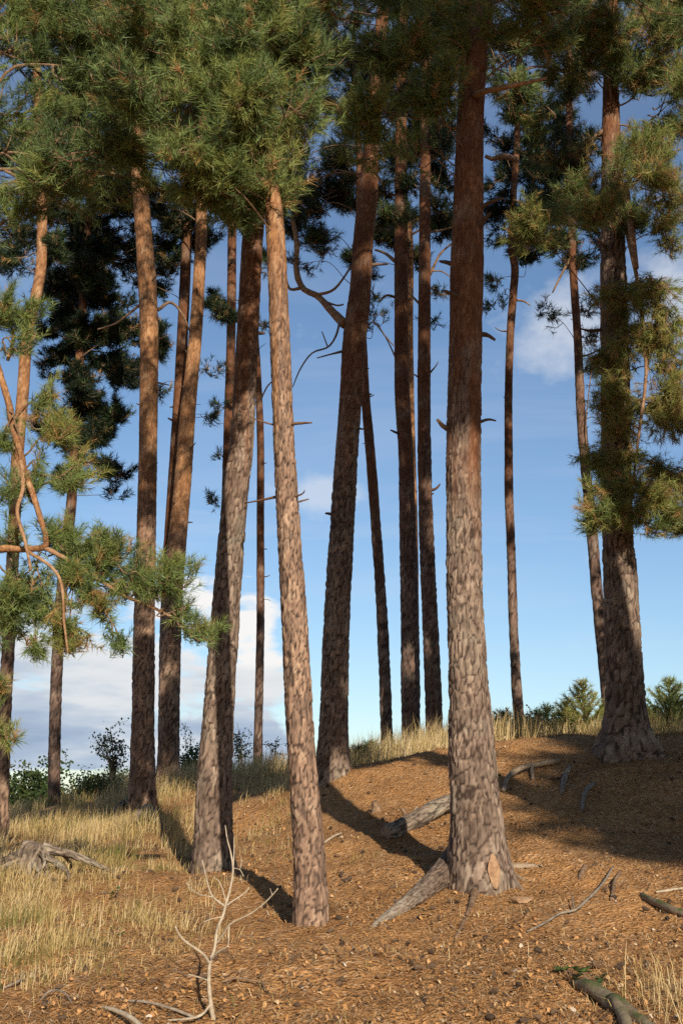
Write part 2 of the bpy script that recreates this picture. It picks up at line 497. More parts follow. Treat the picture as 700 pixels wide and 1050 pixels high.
# ------------------------------------------------------------------ foliage
def tufts(mb, pos, axis, tint, nn=26, ln=.085, shoot=.10, wd=.004, mat=0):
    """needle tufts: every needle its own thin blade"""
    pos = np.asarray(pos); axis = norm(axis); m = len(pos)
    if m == 0: return
    a = np.repeat(axis, nn, 0)
    rnd = rng.normal(size=(m * nn, 3))
    side = norm(np.cross(a, rnd))
    ang = rng.uniform(.25, 1.15, (m * nn, 1))
    d = a * np.cos(ang) + side * np.sin(ang)
    base = np.repeat(pos, nn, 0) + a * (rng.uniform(-.9, .2, (m * nn, 1)) * shoot)
    l = ln * rng.uniform(.65, 1.15, (m * nn, 1))
    b = norm(np.cross(d, rng.normal(size=(m * nn, 3)))) * (wd * .5)
    tip = base + d * l
    tip[:, 2] -= .10 * l[:, 0]
    v = np.stack([base - b, base + b, tip], 1).reshape(-1, 3)
    tt = np.repeat(np.asarray(tint), nn) + rng.normal(0, .05, m * nn)
    mb.add(v, np.arange(m * nn * 3).reshape(-1, 3), None, mat, tint=np.repeat(np.clip(tt, 0, 1), 3))

class Crown:
    """collects twigs and needle tufts of one tree's crown"""
    def __init__(self): self.mb = MB(); self.p = []; self.a = []; self.t = []; self.tw = []
    def clump(self, A, C, rad, n_sub=14, per=8, tint=.35, spread=.1, limb_r=.018, droop=0., dead=.05, bow=.25, twigs=True, fine=1.0):
        A = np.asarray(A, float); C = np.asarray(C, float); rad = np.asarray(rad, float) * np.ones(3)
        mid = (A + C) / 2 + np.array([0, 0, bow * np.linalg.norm(C - A) * .35])
        q1 = A * .7 + mid * .3 + rng.normal(0, .04, 3) * np.linalg.norm(C - A)
        path = spline(np.array([A, q1, mid + rng.normal(0, .06, 3), C]), 12)
        if limb_r > 0: tube(self.mb, path, np.linspace(limb_r, limb_r * .35, 12), 6, 14, 1, .15, int(rng.integers(99)))
        for _ in range(n_sub):
            d = norm(rng.normal(size=3)) * (rng.uniform(.15, 1) ** .55)
            E = C + d * rad
            S = path[int(np.clip(rng.triangular(4, 11, 12), 0, 11))]
            if np.linalg.norm(E - S) > 1.6 * rad.max(): S = path[-1]
            M = (S + E) / 2 + rng.normal(0, .12, 3) * np.linalg.norm(E - S) + np.array([0, 0, -.08])
            if droop: E = E + np.array([0, 0, -droop * rng.uniform(.3, 1)])
            tw = spline(np.array([S, M, E]), 7)
            if twigs: tube(self.mb, tw, np.linspace(limb_r * .38 + .003, .003, 7), 4, 7, 1)
            tdir = norm(np.gradient(tw, axis=0))
            m = max(2, int(per * rng.uniform(.6, 1.4)))
            k = np.clip(rng.uniform(1.5, 6.4, m), 0, 6); k[0] = 6
            i0 = np.floor(k).astype(int); i1 = np.minimum(i0 + 1, 6); f = (k - i0)[:, None]
            b = tw[i0] * (1 - f) + tw[i1] * f
            off = norm(rng.normal(size=(m, 3)) + tdir[i0] * .8) * (spread * rng.uniform(.25, 1.3, (m, 1)))
            off[:, 2] = off[:, 2] * .7 + spread * .25
            off[0] = 0
            pos = b + off
            if twigs: self.tw.append(np.stack([b[1:], pos[1:]], 1))
            ax = norm(off / (spread + 1e-9) * .8 + tdir[i0] * .7 + np.array([0, 0, .35 - droop]) + rng.normal(0, .3, (m, 3)))
            tt = tint + rng.normal(0, .07) + rng.normal(0, .05, m)
            tt = np.where(rng.random(m) < dead, rng.uniform(.75, .98, m), tt)
            self.p.append(pos); self.a.append(ax); self.t.append(tt)
    def build(self, root, nn=26, ln=.085, shoot=.1, wd=.004, name='crown'):
        if self.p:
            tufts(self.mb, np.concatenate(self.p), np.concatenate(self.a), np.concatenate(self.t), nn, ln, shoot, wd)
        if self.tw:
            s = np.concatenate(self.tw); a, c = s[:, 0], s[:, 1]; m = len(s)
            e = norm(np.cross(c - a, rng.normal(size=(m, 3)))) * (.0022 * wd / .0045)
            f = norm(np.cross(c - a, e)) * (.0022 * wd / .0045)
            v = np.stack([a + e, a - e * .5 + f, a - e * .5 - f, c], 1).reshape(-1, 3)
            k = np.arange(m)[:, None] * 4
            self.mb.add(v, (k[:, None] + np.array([[0, 1, 3], [1, 2, 3], [2, 0, 3]])[None]).reshape(-1, 3), None, 1)
        return self.mb.build(name, [NEEDLE, TWIG], root, loc=np.array(root.location))

def path_px(rows, Y, sink=.35, lean=0.):
    """trunk path from picture rows (px, py, width px) at distance Y, lean = extra distance per metre of height"""
    out = []
    for (px, py, w) in rows:
        p = P(px, py, Y)
        if lean:
            p = P(px, py, Y + lean * (p[2] - 1.2))
        out.append([*p, w * .5 / F_PX * zdepth(p)])
    a, b = np.array(out[0]), np.array(out[1])
    d = norm(a[:3] - b[:3])
    if sink: out.insert(0, [*(a[:3] + d * sink), a[3]])
    return np.array(out)

def on_trunk(path, z):
    i = np.clip(np.searchsorted(path[:, 2], z), 1, len(path) - 1)
    t = np.clip((z - path[i - 1, 2]) / (path[i, 2] - path[i - 1, 2] + 1e-9), 0, 1)
    return path[i - 1, :3] * (1 - t) + path[i, :3] * t

PATHS = {}
DENS = 165
def pine(key, rows, Y, label, clumps=(), top=None, lean=0., bark=BARK, detail=.03, amp=.012, up=(4., 7.), flare=0., lobes=5, ph=0.,
         cw=.055, ch=.13, nn=26, ln=.09, wd=.006, tint=.35, den=1.0, seed=0, branches=(), dead=.05, group='pines growing on the knoll', flare_h=.3, spread=.12):
    """rows from the ground upwards; clumps (px,py,rx,ry[,dY[,tint[,density]]]); top: (height, radius, count) of the crown above the frame"""
    path = path_px(rows, Y, lean=lean)
    if top:
        last = path[-1]; prev = path[-3]
        d = norm(last[:3] - prev[:3]); d[0] *= .5; d[1] *= .5; d = norm(d)
        hgt = top[0]
        if hgt > last[2] + .5:
            q = last[:3] + d * (hgt - last[2]) / d[2]
            m_ = (last[:3] + q) / 2 + rng.normal(0, .1, 3) * [1, 1, 0]
            path = np.vstack([path, [*m_, last[3] * .62], [*q, last[3] * .12]])
    PATHS[key] = path
    base = path[1, :3].copy()
    root = thing('pine_tree', base, label, 'tree', group)
    tb = MB()
    trunk_mesh(tb, path, detail, cw, ch, amp, seed, up[0], up[1], 1.4, base[2], flare, flare_h, lobes, ph)
    for q in range(int(rng.integers(6, 12))):
        zz = base[2] + (path[-1, 2] - base[2]) * rng.uniform(.22, .8)
        ct = on_trunk(path, zz); i_ = int(np.clip(np.searchsorted(path[:, 2], zz), 1, len(path) - 1)); rr_ = path[i_, 3]
        a_ = rng.uniform(0, 6.28); dv = np.array([math.cos(a_), math.sin(a_), rng.uniform(-.2, .5)]); L_ = rng.uniform(.03, .16) if rng.random() < .75 else rng.uniform(.15, .3)
        r0 = rng.uniform(.008, .02) * (1 if rr_ > .1 else .6)
        tube(tb, [ct + dv * rr_ * .6, ct + dv * (rr_ + L_ * .5) + rng.normal(0, .01, 3), ct + dv * (rr_ + L_) + rng.normal(0, .03, 3) * L_ * 4], [r0 * 1.5, r0, r0 * .55], 6, 7, 0, .2, q, plate=.5, cell=.25, upper=.3)
    tb.build('trunk', bark, root, True, loc=base)
    cr = Crown()
    for cl in clumps:
        px, py, rx, ry = cl[:4]
        dY = cl[4] if len(cl) > 4 else 0.
        tn = cl[5] if len(cl) > 5 and cl[5] is not None else tint
        dn = cl[6] if len(cl) > 6 else 1.
        dr = cl[7] if len(cl) > 7 else 0.
        C = P(px, py, Y + dY)
        k = zdepth(C) / F_PX
        rad = np.array([rx * k, max(rx, ry) * k * .85, ry * k]) * 1.06
        vol = (rad[0] * rad[2]) ** .5
        zA = C[2] + (rng.uniform(-.1, .5) if dr else rng.uniform(-.7, .1)) * max(.4, abs(C[2] - base[2]) * .12)
        A = on_trunk(path, zA)
        nsub = max(5, int(rad[0] * rad[2] * DENS * den * dn * (.72 if Y > 13.5 else 1)))
        if rad[0] < .22:
            cr.clump(A, C, rad * np.array([1.6, 1.3, .75]), max(4, int(nsub * .6)), 8, tn, spread * 1.2, max(.006, .02 * min(1, vol * 1.6)), dr, dead)
        else:
            ks = 5
            for q in range(ks):
                d_ = norm(rng.normal(size=3)) * rng.uniform(.3, 1.05)
                Cq = C + d_ * rad
                rq = rad * np.array([rng.uniform(.5, .8), .65, rng.uniform(.3, .5) if not dr else .6])
                cr.clump(A if q == 0 else A * .35 + C * .65 + rng.normal(0, .05, 3), Cq, rq, max(4, int(nsub / ks * 1.1)), 13, tn + rng.normal(0, .03), spread, max(.006, .018 * min(1, vol * 1.6)) * (1 if q == 0 else .6), dr, dead)
    if top:
        hgt, rr, cnt = top
        z0 = max(np.array([zz for zz in path[:, 2]])[-3] - .2, 4)
        for q in range(cnt):
            z = z0 + (hgt - z0) * ((q + .5) / cnt) ** .8
            a = q * 2.4 + rng.uniform(0, .6)
            rad_ = rr * (1 - .5 * (z - z0) / (hgt - z0)) * rng.uniform(.55, 1.1)
            A = on_trunk(path, z - .3)
            C = on_trunk(path, z) + np.array([math.cos(a) * rad_, math.sin(a) * rad_, .1])
            cr.clump(A, C, np.array([.8, .8, .45]) * rr / 1.5, int(26 * den), 9, tint, .16, .025, 0, dead, twigs=True)
    cr.build(root, nn, ln, .1, wd)
    for b in branches:
        pts = [P(x, y, Y + dy) for (x, y, w, dy) in b['rows']]
        rr = [w * .5 / F_PX * zdepth(p) for p, (x, y, w, dy) in zip(pts, b['rows'])]
        bb = MB(); tube(bb, pts, rr, 8, None, 0, .18, 5)
        for side in b.get('sub', ()):
            sp = [P(x, y, Y + dy) for (x, y, w, dy) in side]
            sr = [max(.003, w * .5 / F_PX * zdepth(p)) for p, (x, y, w, dy) in zip(sp, side)]
            tube(bb, sp, sr, 5, None, 0, .15, 3)
        bb.build(b.get('name', 'branch'), b.get('mat', TWIG), root, True, loc=base)
    return root

SHADE = [(5.6, 2.0, 14.5, 7.5, .95, 30, 101), (8.7, -7.5, 11.9, 9.2, 2.6, 38, 102), (4.7, 7.4, 13.5, 6.9, 1.0, 16, 104), (5.4, 12.4, 13, 4.4, 1.25, 32, 105)]  # unseen pines inferred from their shade, crowns shaped to place it
OC = dict(nsub=20, nwd=.06, nln=.34)
SHADE += [(-5.5, -3, 13, 3.0, 2.6, 22, 111), (-8, 2, 13, 2.5, 2.6, 22, 112), (-4, -10, 15, 3, 2.8, 24, 113), (-9, 7, 12, 3, 2.4, 18, 114), (9.6, 2.5, 14, 4, 2.4, 24, 115), (9.5, 8, 13, 3.5, 2.3, 20, 116), (10.5, -1.0, 17, 6, 2.4, 22, 117), (-3.2, 0.5, 18, 12.5, 2.4, 20, 119), (13, -3, 15, 3, 2.8, 22, 118)]  # occluder pines added out of view to reduce sky fill
SKY_STR = .10
CLOUD_STR = .78
EXPO = 0.27
SUN_ROT = R(180 - 14)
# ------------------------------------------------------------------ the pines in view
pine('front_slim', [(319, 950, 36), (318, 900, 33), (315, 850, 31), (307, 740, 28), (302, 640, 26), (297, 560, 24), (291, 450, 21), (287, 350, 20), (283, 250, 19), (278, 180, 15), (272, 130, 13), (267, 60, 11), (262, -30, 10)],
     8.0, 'slender pale pine nearest the viewer, leaning slightly left under a sunlit crown',
     [(250, 45, 80, 50, .2, .36), (175, 55, 75, 45, .3, .33), (235, 125, 70, 42, -.3, .38), (268, 165, 45, 34, .1, .37), (165, 120, 60, 40, .2, .34), (95, 60, 55, 45, .5, .33),
      (288, 100, 38, 45, .2, .36), (215, 185, 48, 26, -.2, .40), (304, 138, 26, 24, .3, .42), (120, 165, 55, 24, .1, .36), (262, 205, 32, 18, .1, .36), (200, 10, 90, 40, .4, .36), (110, 0, 70, 40, .5, .34), (300, 30, 30, 40, .3, .33),
      (190, 150, 55, 30, -.4, .38), (285, 150, 34, 30, .25, .38), (258, 95, 40, 34, -.4, .38), (268, 150, 30, 24, -.35, .40), (262, 35, 40, 34, -.4, .36), (140, 110, 50, 40, -.5, .36), (45, 165, 40, 36, .2, .3), (150, 30, 60, 40, -.3, .36), (262, 120, 34, 30, -.5, .38), (272, 165, 26, 18, -.4, .40), (256, 70, 34, 30, -.5, .38), (225, 60, 40, 34, -.3, .37), (300, 90, 26, 30, -.2, .38)],
     top=(11.5, 1.5, 9), bark=BARK_OR, detail=.011, amp=.0075, up=(3.8, 5.8), cw=.036, ch=.095, nn=26, ln=.088, wd=.0058, den=1.1, seed=1, flare=.12, tint=.36)

pine('big', [(491, 912, 58), (490, 880, 56), (488, 840, 52), (484, 780, 47), (480, 700, 41), (476, 600, 36), (475, 500, 35), (475, 470, 35), (476, 400, 34.5), (478, 300, 33.5), (480, 200, 31), (482, 120, 28), (486, 60, 25), (492, 0, 22), (497, -60, 20)],
     9.0, 'stout pine with a thick pale plated trunk and an exposed sprawling root',
     [(400, 55, 38, 34, .1, .42), (385, 118, 33, 30, -.2, .42), (440, 45, 38, 28, -.3, .40), (412, 150, 26, 22, -.2, .44), (442, 95, 28, 28, -.3, .42), (505, 8, 60, 26, -.4, .42), (525, 55, 40, 40, .9, .3),
      (560, 15, 50, 30, -.3, .40), (455, 15, 60, 24, .3, .36), (530, 110, 26, 30, 1.2, .25, .7), (370, 165, 22, 18, .2, .44, .8), (430, 5, 70, 22, .6, .38)],
     top=(14, 2.0, 13), detail=.0115, amp=.0115, up=(3.7, 5.0), cw=.042, ch=.115, flare=.42, lobes=4, ph=.6, seed=2, den=1.1, bark=BARK, flare_h=.22,
     branches=[dict(name='branch', mat=LIMB, rows=[(484, 98, 7, -.1), (500, 93, 6, -.25), (525, 88, 5, -.3), (560, 80, 3, -.3)], sub=[]),
               dict(name='dead_branch', mat=TWIG, rows=[(460, 441, 5, 0), (453, 436, 4.5, -.05), (448, 430, 3, -.08)])])

pine('left_front', [(219, 893, 44), (219, 870, 40), (220, 800, 36), (225, 720, 31), (229, 660, 29), (235, 580, 27), (242, 500, 25), (248, 450, 23.5), (254, 340, 22.5), (258, 260, 21), (261, 220, 20.5), (264, 160, 18), (268, 90, 15), (270, 0, 12), (272, -60, 11)],
     10.6, 'grey brown right-leaning pine just behind the slender front one',
     [(220, 150, 55, 38, -.3, .34), (285, 180, 35, 26, .2, .34), (190, 95, 60, 40, .3, .3), (300, 70, 40, 45, .3, .28), (240, 210, 30, 16, -.4, .38, .8), (235, 60, 70, 45, .5, .3)],
     top=(13.5, 1.8, 10), detail=.014, amp=.010, up=(4.6, 6.4), cw=.045, ch=.12, flare=.22, lobes=4, ph=2, seed=3, nn=20)

pine('left_mid', [(146, 838, 30), (146, 800, 26), (147, 720, 23), (148, 640, 22), (150, 560, 20), (152, 450, 18.5), (153, 360, 19), (152, 310, 19), (149, 260, 17.5), (146, 220, 16.5), (142, 170, 15.5), (139, 110, 12), (137, 50, 10), (134, -30, 9)],
     17.0, 'straight orange topped pine with tangled roots at its foot beside the left grass',
     [(95, 90, 50, 45, .6, .24), (185, 95, 55, 45, .8, .22), (115, 30, 60, 40, .3, .26), (178, 30, 55, 40, 1., .24), (160, 140, 30, 24, .5, .24, .7)],
     top=(16.5, 2., 10), bark=BARK_OR, detail=.024, amp=.012, up=(4.4, 6.6), seed=4, nn=16, ln=.12, wd=.009, flare=.25,
     branches=[dict(rows=[(162, 318, 4, 0), (175, 310, 3, .1), (187, 322, 2.4, .2), (195, 340, 1.6, .3)]), dict(rows=[(144, 312, 3, 0), (132, 322, 2.6, 0), (118, 332, 2.2, .1), (100, 338, 1.6, .1)])])

pine('left_leaner', [(172, 798, 25), (173, 770, 23), (174, 700, 21.5), (178, 600, 20), (187, 500, 17.5), (193, 420, 15.5), (200, 350, 13.5), (205, 270, 12), (207, 210, 11.5), (208, 150, 10), (208, 80, 9), (207, 0, 8)],
     20.5, 'orange barked pine leaning right, in front of its darker twin stem',
     [(215, 200, 28, 22, .3, .14), (180, 215, 30, 26, .6, .1), (230, 320, 13, 9, .3, .1, 1), (225, 376, 10, 6, .3, .1, 1), (232, 412, 12, 6, .2, .1, 1), (165, 345, 12, 18, .3, .08, .8), (158, 400, 10, 14, .2, .08, .8), (210, 120, 45, 40, .5, .15), (216, 425, 7, 5, .1, .1)],
     top=(18, 1.8, 9), detail=.03, amp=.012, up=(4.4, 6.8), seed=5, nn=14, ln=.13, wd=.011, bark=BARK_OR, tint=.12)

pine('left_twin', [(171, 792, 15), (170, 700, 14), (172, 600, 13), (178, 500, 12.5), (183, 420, 12), (187, 350, 11.5), (191, 260, 10.5), (194, 200, 9), (196, 120, 8), (196, 20, 7)],
     21.3, 'thin dark stemmed pine close behind the orange right-leaning one',
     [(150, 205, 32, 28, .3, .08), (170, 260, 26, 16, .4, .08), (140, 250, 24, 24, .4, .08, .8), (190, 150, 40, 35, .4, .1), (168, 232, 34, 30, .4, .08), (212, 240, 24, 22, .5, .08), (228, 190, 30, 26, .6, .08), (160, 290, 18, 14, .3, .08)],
     top=(18, 1.6, 8), detail=.035, amp=.01, up=(4., 6.5), seed=6, nn=14, ln=.13, wd=.011, bark=BARK_SHADE, tint=.08)

pine('left_sliver', [(226, 812, 11), (228, 700, 11), (231, 560, 10.5), (234, 450, 10), (237, 340, 9.5), (238, 240, 9), (239, 160, 8), (239, 60, 7)],
     22.5, 'thin dark pine half hidden behind the right-leaning grey brown trunk',
     [(225, 465, 9, 7, .2, .1, 1), (219, 512, 8, 5, .2, .1, 1), (235, 170, 30, 24, .3, .1), (222, 310, 12, 9, .2, .1)],
     top=(18, 1.6, 7), detail=.04, amp=.01, seed=7, nn=14, ln=.13, wd=.011, bark=BARK_SHADE, tint=.1)

pine('thin_centre', [(264, 797, 11), (265, 740, 9), (267, 640, 8.5), (267, 540, 8), (267, 450, 7.5), (264, 380, 7), (259, 300, 6.5), (256, 200, 6)],
     23.0, 'very thin dark pine stem standing alone between the two front leaning pines',
     [(275, 330, 10, 12, .2, .1, 1), (268, 270, 16, 20, .3, .1)],
     top=(15, 1.1, 6), detail=.04, amp=.006, seed=8, nn=14, ln=.13, wd=.011, bark=BARK_SHADE, tint=.1,
     branches=[dict(rows=[(267, 410, 2, 0), (275, 395, 1.6, .1), (284, 388, 1.2, .1)])])

pine('centre', [(341, 802, 37), (341, 780, 33.5), (342, 740, 30), (345, 640, 27), (350, 550, 25), (355, 470, 23.5), (360, 400, 23.5), (363, 350, 24), (369, 300, 22.5), (372, 250, 20.5), (377, 200, 20), (380, 160, 17.5), (385, 100, 15), (390, 40, 13), (394, -40, 11)],
     13.9, 'right-leaning pine in the centre with a thick bent side branch',
     [(318, 180, 34, 34, .6, .1), (305, 215, 24, 24, .4, .1), (330, 245, 20, 16, .5, .1, .9), (345, 165, 26, 30, .8, .12), (395, 215, 18, 26, .5, .1), (383, 322, 12, 10, .2, .1, .9), (340, 50, 40, 45, .6, .12), (380, 70, 45, 40, .6, .14), (345, 110, 30, 20, .7, .1, .8), (310, 270, 14, 14, .4, .1), (322, 205, 34, 30, .8, .08), (298, 165, 26, 26, .8, .08), (350, 195, 22, 24, .8, .1), (340, 20, 40, 30, .7, .12)],
     top=(15, 2.0, 11), detail=.02, amp=.012, up=(4.8, 7.5), seed=9, nn=18, ln=.10, wd=.0065, flare=.2, lobes=5, ph=1, tint=.12,
     branches=[dict(mat=LIMB, rows=[(354, 333, 10, 0), (341, 320, 8, .1), (326, 304, 7, .2), (311, 296, 6.5, .3), (304, 279, 6, .3), (304, 248, 5.5, .3), (299, 222, 4.5, .3)],
                    sub=[[(309, 295, 4, .3), (297, 296, 3, .3), (292, 280, 2, .3)], [(320, 303, 4, .2), (340, 298, 3, .1), (352, 285, 2.5, .1), (360, 272, 2, .1)], [(330, 308, 3, .15), (345, 313, 2, .1), (352, 312, 2, .1)]]),
               dict(name='dead_branch', mat=DEADW, rows=[(349, 328, 3, 0), (344, 345, 2.4, -.1), (336, 356, 2, -.1), (320, 362, 1.8, -.2), (308, 378, 1.5, -.2), (300, 397, 1, -.2)], sub=[[(336, 356, 1.6, -.1), (330, 340, 1.1, -.1)]]),
               dict(name='dead_branch', mat=DEADW, rows=[(352, 360, 3, 0), (340, 363, 2, -.1), (325, 367, 1.2, -.2)]),
               dict(name='dead_branch', mat=TWIG, rows=[(372, 345, 2, 0), (382, 330, 1.7, .1), (395, 345, 1.5, .1), (404, 355, 1.1, .1)])])

pine('centre_slim', [(397, 778, 14), (396, 740, 12.5), (392, 640, 11.5), (386, 550, 10.5), (380, 470, 10), (374, 400, 9.5), (371, 340, 9), (369, 260, 8), (368, 160, 7)],
     19.0, 'slim dark stem leaning left behind the forked centre pine',
     [(360, 150, 26, 26, .4, .1), (352, 210, 18, 16, .3, .1)],
     top=(16, 1.5, 7), detail=.035, amp=.01, seed=10, nn=14, ln=.13, wd=.010, bark=BARK_SHADE, tint=.1,
     branches=[dict(rows=[(377, 405, 2, 0), (381, 404, 1.5, 0)], name='dead_branch')])

pine('pair_left', [(421, 775, 21), (421, 740, 19.5), (420, 640, 18.5), (418, 550, 17), (416, 470, 15.5), (412, 400, 15), (411, 300, 14), (411, 200, 13), (411, 120, 11.5), (412, 40, 10), (414, -30, 9)],
     18.0, 'dark straight pine, left one of the pair just left of the stout trunk',
     [(405, 160, 26, 40, .4, .1), (425, 110, 30, 35, .5, .1), (395, 240, 18, 20, .3, .08, .8), (380, 300, 12, 12, .3, .08, .8), (420, 50, 40, 35, .5, .14), (372, 270, 16, 16, .4, .08, .8)],
     top=(17.5, 1.9, 10), detail=.028, amp=.012, up=(5, 8), seed=11, nn=16, ln=.12, wd=.009, bark=BARK_SHADE, tint=.1,
     branches=[dict(rows=[(406, 305, 3, 0), (396, 303, 2.4, -.1), (388, 310, 2, -.1)]), dict(rows=[(405, 268, 4, 0), (395, 260, 3, .1), (384, 256, 2.4, .1)]), dict(name='dead_branch', mat=TWIG, rows=[(413, 385, 2, 0), (400, 355, 1.5, -.1), (392, 340, 1, -.1)])])

pine('pair_hidden', [(426, 775, 9), (426, 700, 8), (425, 600, 8), (424, 540, 8), (422, 450, 7), (420, 350, 7), (420, 240, 6)],
     21.5, 'barely visible thin stem hidden between the close pair of dark pines',
     [(425, 260, 14, 16, .2, .1), (424, 215, 20, 20, .2, .1)], top=(15, 1., 5), detail=.04, amp=.006, seed=12, nn=12, ln=.14, wd=.012, bark=BARK_OR, tint=.1)

pine('pair_right', [(445, 770, 20), (445, 740, 17.5), (441, 640, 16.5), (437, 550, 15), (435, 470, 14), (434.5, 400, 13.5), (435, 300, 12.5), (435.5, 200, 11.5), (436, 140, 10), (437, 60, 9), (438, -20, 8)],
     17.5, 'dark straight pine, right one of the pair just left of the stout trunk',
     [(448, 175, 26, 46, .3, .1), (455, 225, 14, 18, .3, .1, .9), (452, 298, 11, 10, .2, .1, .9), (442, 330, 9, 7, .2, .1, .9), (425, 180, 20, 24, .4, .1), (450, 110, 30, 36, .4, .12), (455, 50, 35, 30, .3, .12)],
     top=(17, 1.8, 9), detail=.028, amp=.012, up=(5, 8), seed=13, nn=16, ln=.12, wd=.009, bark=BARK_SHADE, tint=.1,
     branches=[dict(rows=[(440, 283, 3, 0), (450, 262, 2.6, .1), (460, 252, 2, .1), (468, 246, 1.6, .1)], sub=[[(442, 278, 2, 0), (452, 278, 1.6, .1), (462, 284, 1.2, .1)]]),
               dict(rows=[(440, 238, 3, 0), (452, 236, 2.4, .1), (464, 233, 1.6, .1)]), dict(rows=[(430, 312, 2.4, 0), (420, 300, 2, .1), (418, 288, 1.5, .1)]),
               dict(name='dead_branch', mat=TWIG, rows=[(440, 383, 2, 0), (446, 376, 1.4, -.1), (449, 371, 1, -.1)]), dict(name='dead_branch', mat=TWIG, rows=[(430, 388, 2, 0), (424, 384, 1.4, -.1), (421, 388, 1, -.1)])])

pine('right_wavy', [(533, 758, 13), (532, 740, 11.5), (529, 700, 10.5), (526, 640, 9.5), (523.5, 560, 9), (521.5, 510, 9), (521, 450, 8.5), (521, 400, 8), (523, 340, 8), (526, 300, 8), (527.5, 275, 8), (524, 250, 7.5), (526, 200, 7), (530, 140, 6.5), (532, 60, 6)],
     18.0, 'thin wavy dark stem standing alone right of the stout trunk',
     [(540, 170, 42, 36, .2, .1), (530, 225, 36, 28, 0, .1), (556, 120, 36, 34, .4, .1), (515, 150, 20, 28, .4, .1), (506, 312, 9, 14, .2, .1, .9), (560, 235, 24, 18, .3, .1), (550, 200, 36, 30, .3, .08), (520, 190, 28, 34, .2, .08), (508, 290, 9, 10, .2, .1, .9), (545, 255, 22, 10, .2, .08)],
     top=(15.5, 1.6, 8), detail=.03, amp=.008, up=(4.5, 7), seed=14, nn=16, ln=.12, wd=.0095, bark=BARK_SHADE, tint=.1,
     branches=[dict(mat=LIMB, rows=[(528, 163, 6, -.4), (515, 160, 6, -.6), (505, 163, 5, -.6), (497, 160, 4, -.6)]), dict(name='dead_branch', mat=TWIG, rows=[(530, 308, 2.4, 0), (537, 309, 2, -.1), (543, 313, 1.4, -.1)])])

pine('right_leaner', [(625, 756, 15), (623, 720, 14), (617, 660, 12.5), (611, 600, 11.5), (606, 540, 11), (600, 480, 10.5), (595, 420, 9.5), (592, 350, 8.5), (588, 290, 8), (586, 240, 7.5), (584, 160, 7), (583, 60, 6)],
     16.5, 'thin reddish stem leaning left close behind the big right hand pine',
     [(590, 225, 36, 30, .3, .1), (580, 265, 22, 18, .1, .1), (560, 320, 12, 9, .1, .12, 1), (603, 318, 11, 14, .2, .12, 1), (613, 345, 10, 9, .2, .12, 1), (595, 160, 36, 36, .4, .1), (612, 300, 9, 10, .2, .1), (610, 375, 8, 4, .1, .12), (600, 245, 30, 26, .2, .08), (570, 195, 30, 34, .3, .08)],
     top=(15, 1.6, 8), detail=.03, amp=.008, up=(5.5, 9), seed=15, nn=16, ln=.115, wd=.009, bark=BARK_SHADE, tint=.1,
     branches=[dict(name='dead_branch', mat=TWIG, rows=[(608, 366, 0.8, -.1), (603, 404, 1.2, -.1), (600, 440, 1.6, -.1), (602, 470, 2.0, -.05)]), dict(name='dead_branch', mat=TWIG, rows=[(593, 366, 2.2, 0), (602, 364, 2, 0), (612, 360, 1.5, -.1), (618, 361, 1.2, -.1)]),
               dict(mat=TWIG, rows=[(586, 262, 3, 0), (576, 280, 2.6, 0), (566, 300, 1.6, 0)])])

pine('right_big', [(643, 770, 50), (642, 755, 45), (641, 720, 39), (637.5, 640, 36), (636, 600, 34), (633, 550, 31), (631, 480, 30), (630.5, 400, 29), (629, 320, 27), (628, 250, 24), (627, 190, 21), (626, 130, 18), (626, 60, 14), (627, 0, 12), (628, -50, 11)],
     13.0, 'thick shaded pine at the right with needle tufts hanging down its side',
     [(655, 150, 48, 32, -.8, .46), (672, 188, 38, 30, -1., .55, 1, .1), (608, 205, 44, 26, -1.5, .42), (565, 228, 36, 22, -2., .40), (690, 105, 44, 40, -.6, .46), (650, 62, 55, 36, -.4, .38), (600, 35, 55, 28, -.7, .38), (560, 55, 40, 30, -.6, .34),
      (685, 25, 45, 36, -.3, .40), (590, 90, 30, 26, .3, .18), (585, 170, 40, 26, .2, .12), (640, 225, 30, 24, -.2, .3), (695, 225, 25, 30, -.4, .5),
      (655, 290, 36, 30, -.5, .52, 1.2, .25), (648, 345, 32, 32, -.4, .55, 1.1, .3), (684, 330, 24, 38, -.5, .58, .9, .3), (640, 400, 28, 28, -.5, .56, 1.2, .2), (676, 425, 32, 34, -.4, .6, .9, .25), (642, 455, 32, 28, -.5, .57, 1.3, .2), (692, 385, 22, 30, -.4, .58, .8, .3),
      (680, 480, 28, 28, -.4, .56, 1., .2), (650, 500, 44, 22, -.6, .55, 1.4, .1), (628, 526, 32, 17, -.7, .47, 1.7, .05), (672, 522, 38, 19, -.6, .5, 1.7, .05), (618, 410, 10, 12, -.5, .5, 1)],
     top=(14, 2.1, 12), detail=.018, amp=.016, up=(7.5, 10), cw=.07, ch=.17, flare=.6, flare_h=.28, lobes=5, ph=.3, seed=16, nn=20, ln=.10, wd=.006, tint=.5, den=1.35, dead=.2, spread=.14,
     branches=[dict(mat=LIMB, rows=[(640, 190, 8, 0), (644, 215, 8, -.3), (648, 245, 7, -.5), (652, 275, 5, -.6)]), dict(mat=TWIG, rows=[(626, 130, 5, 0), (612, 138, 5, 0), (600, 148, 4, .1), (590, 158, 3, .1)]),
               dict(mat=LIMB, rows=[(636, 205, 7, 0), (655, 300, 4, -.4), (662, 380, 3.4, -.5), (655, 440, 3, -.5), (648, 500, 2.4, -.55)])])

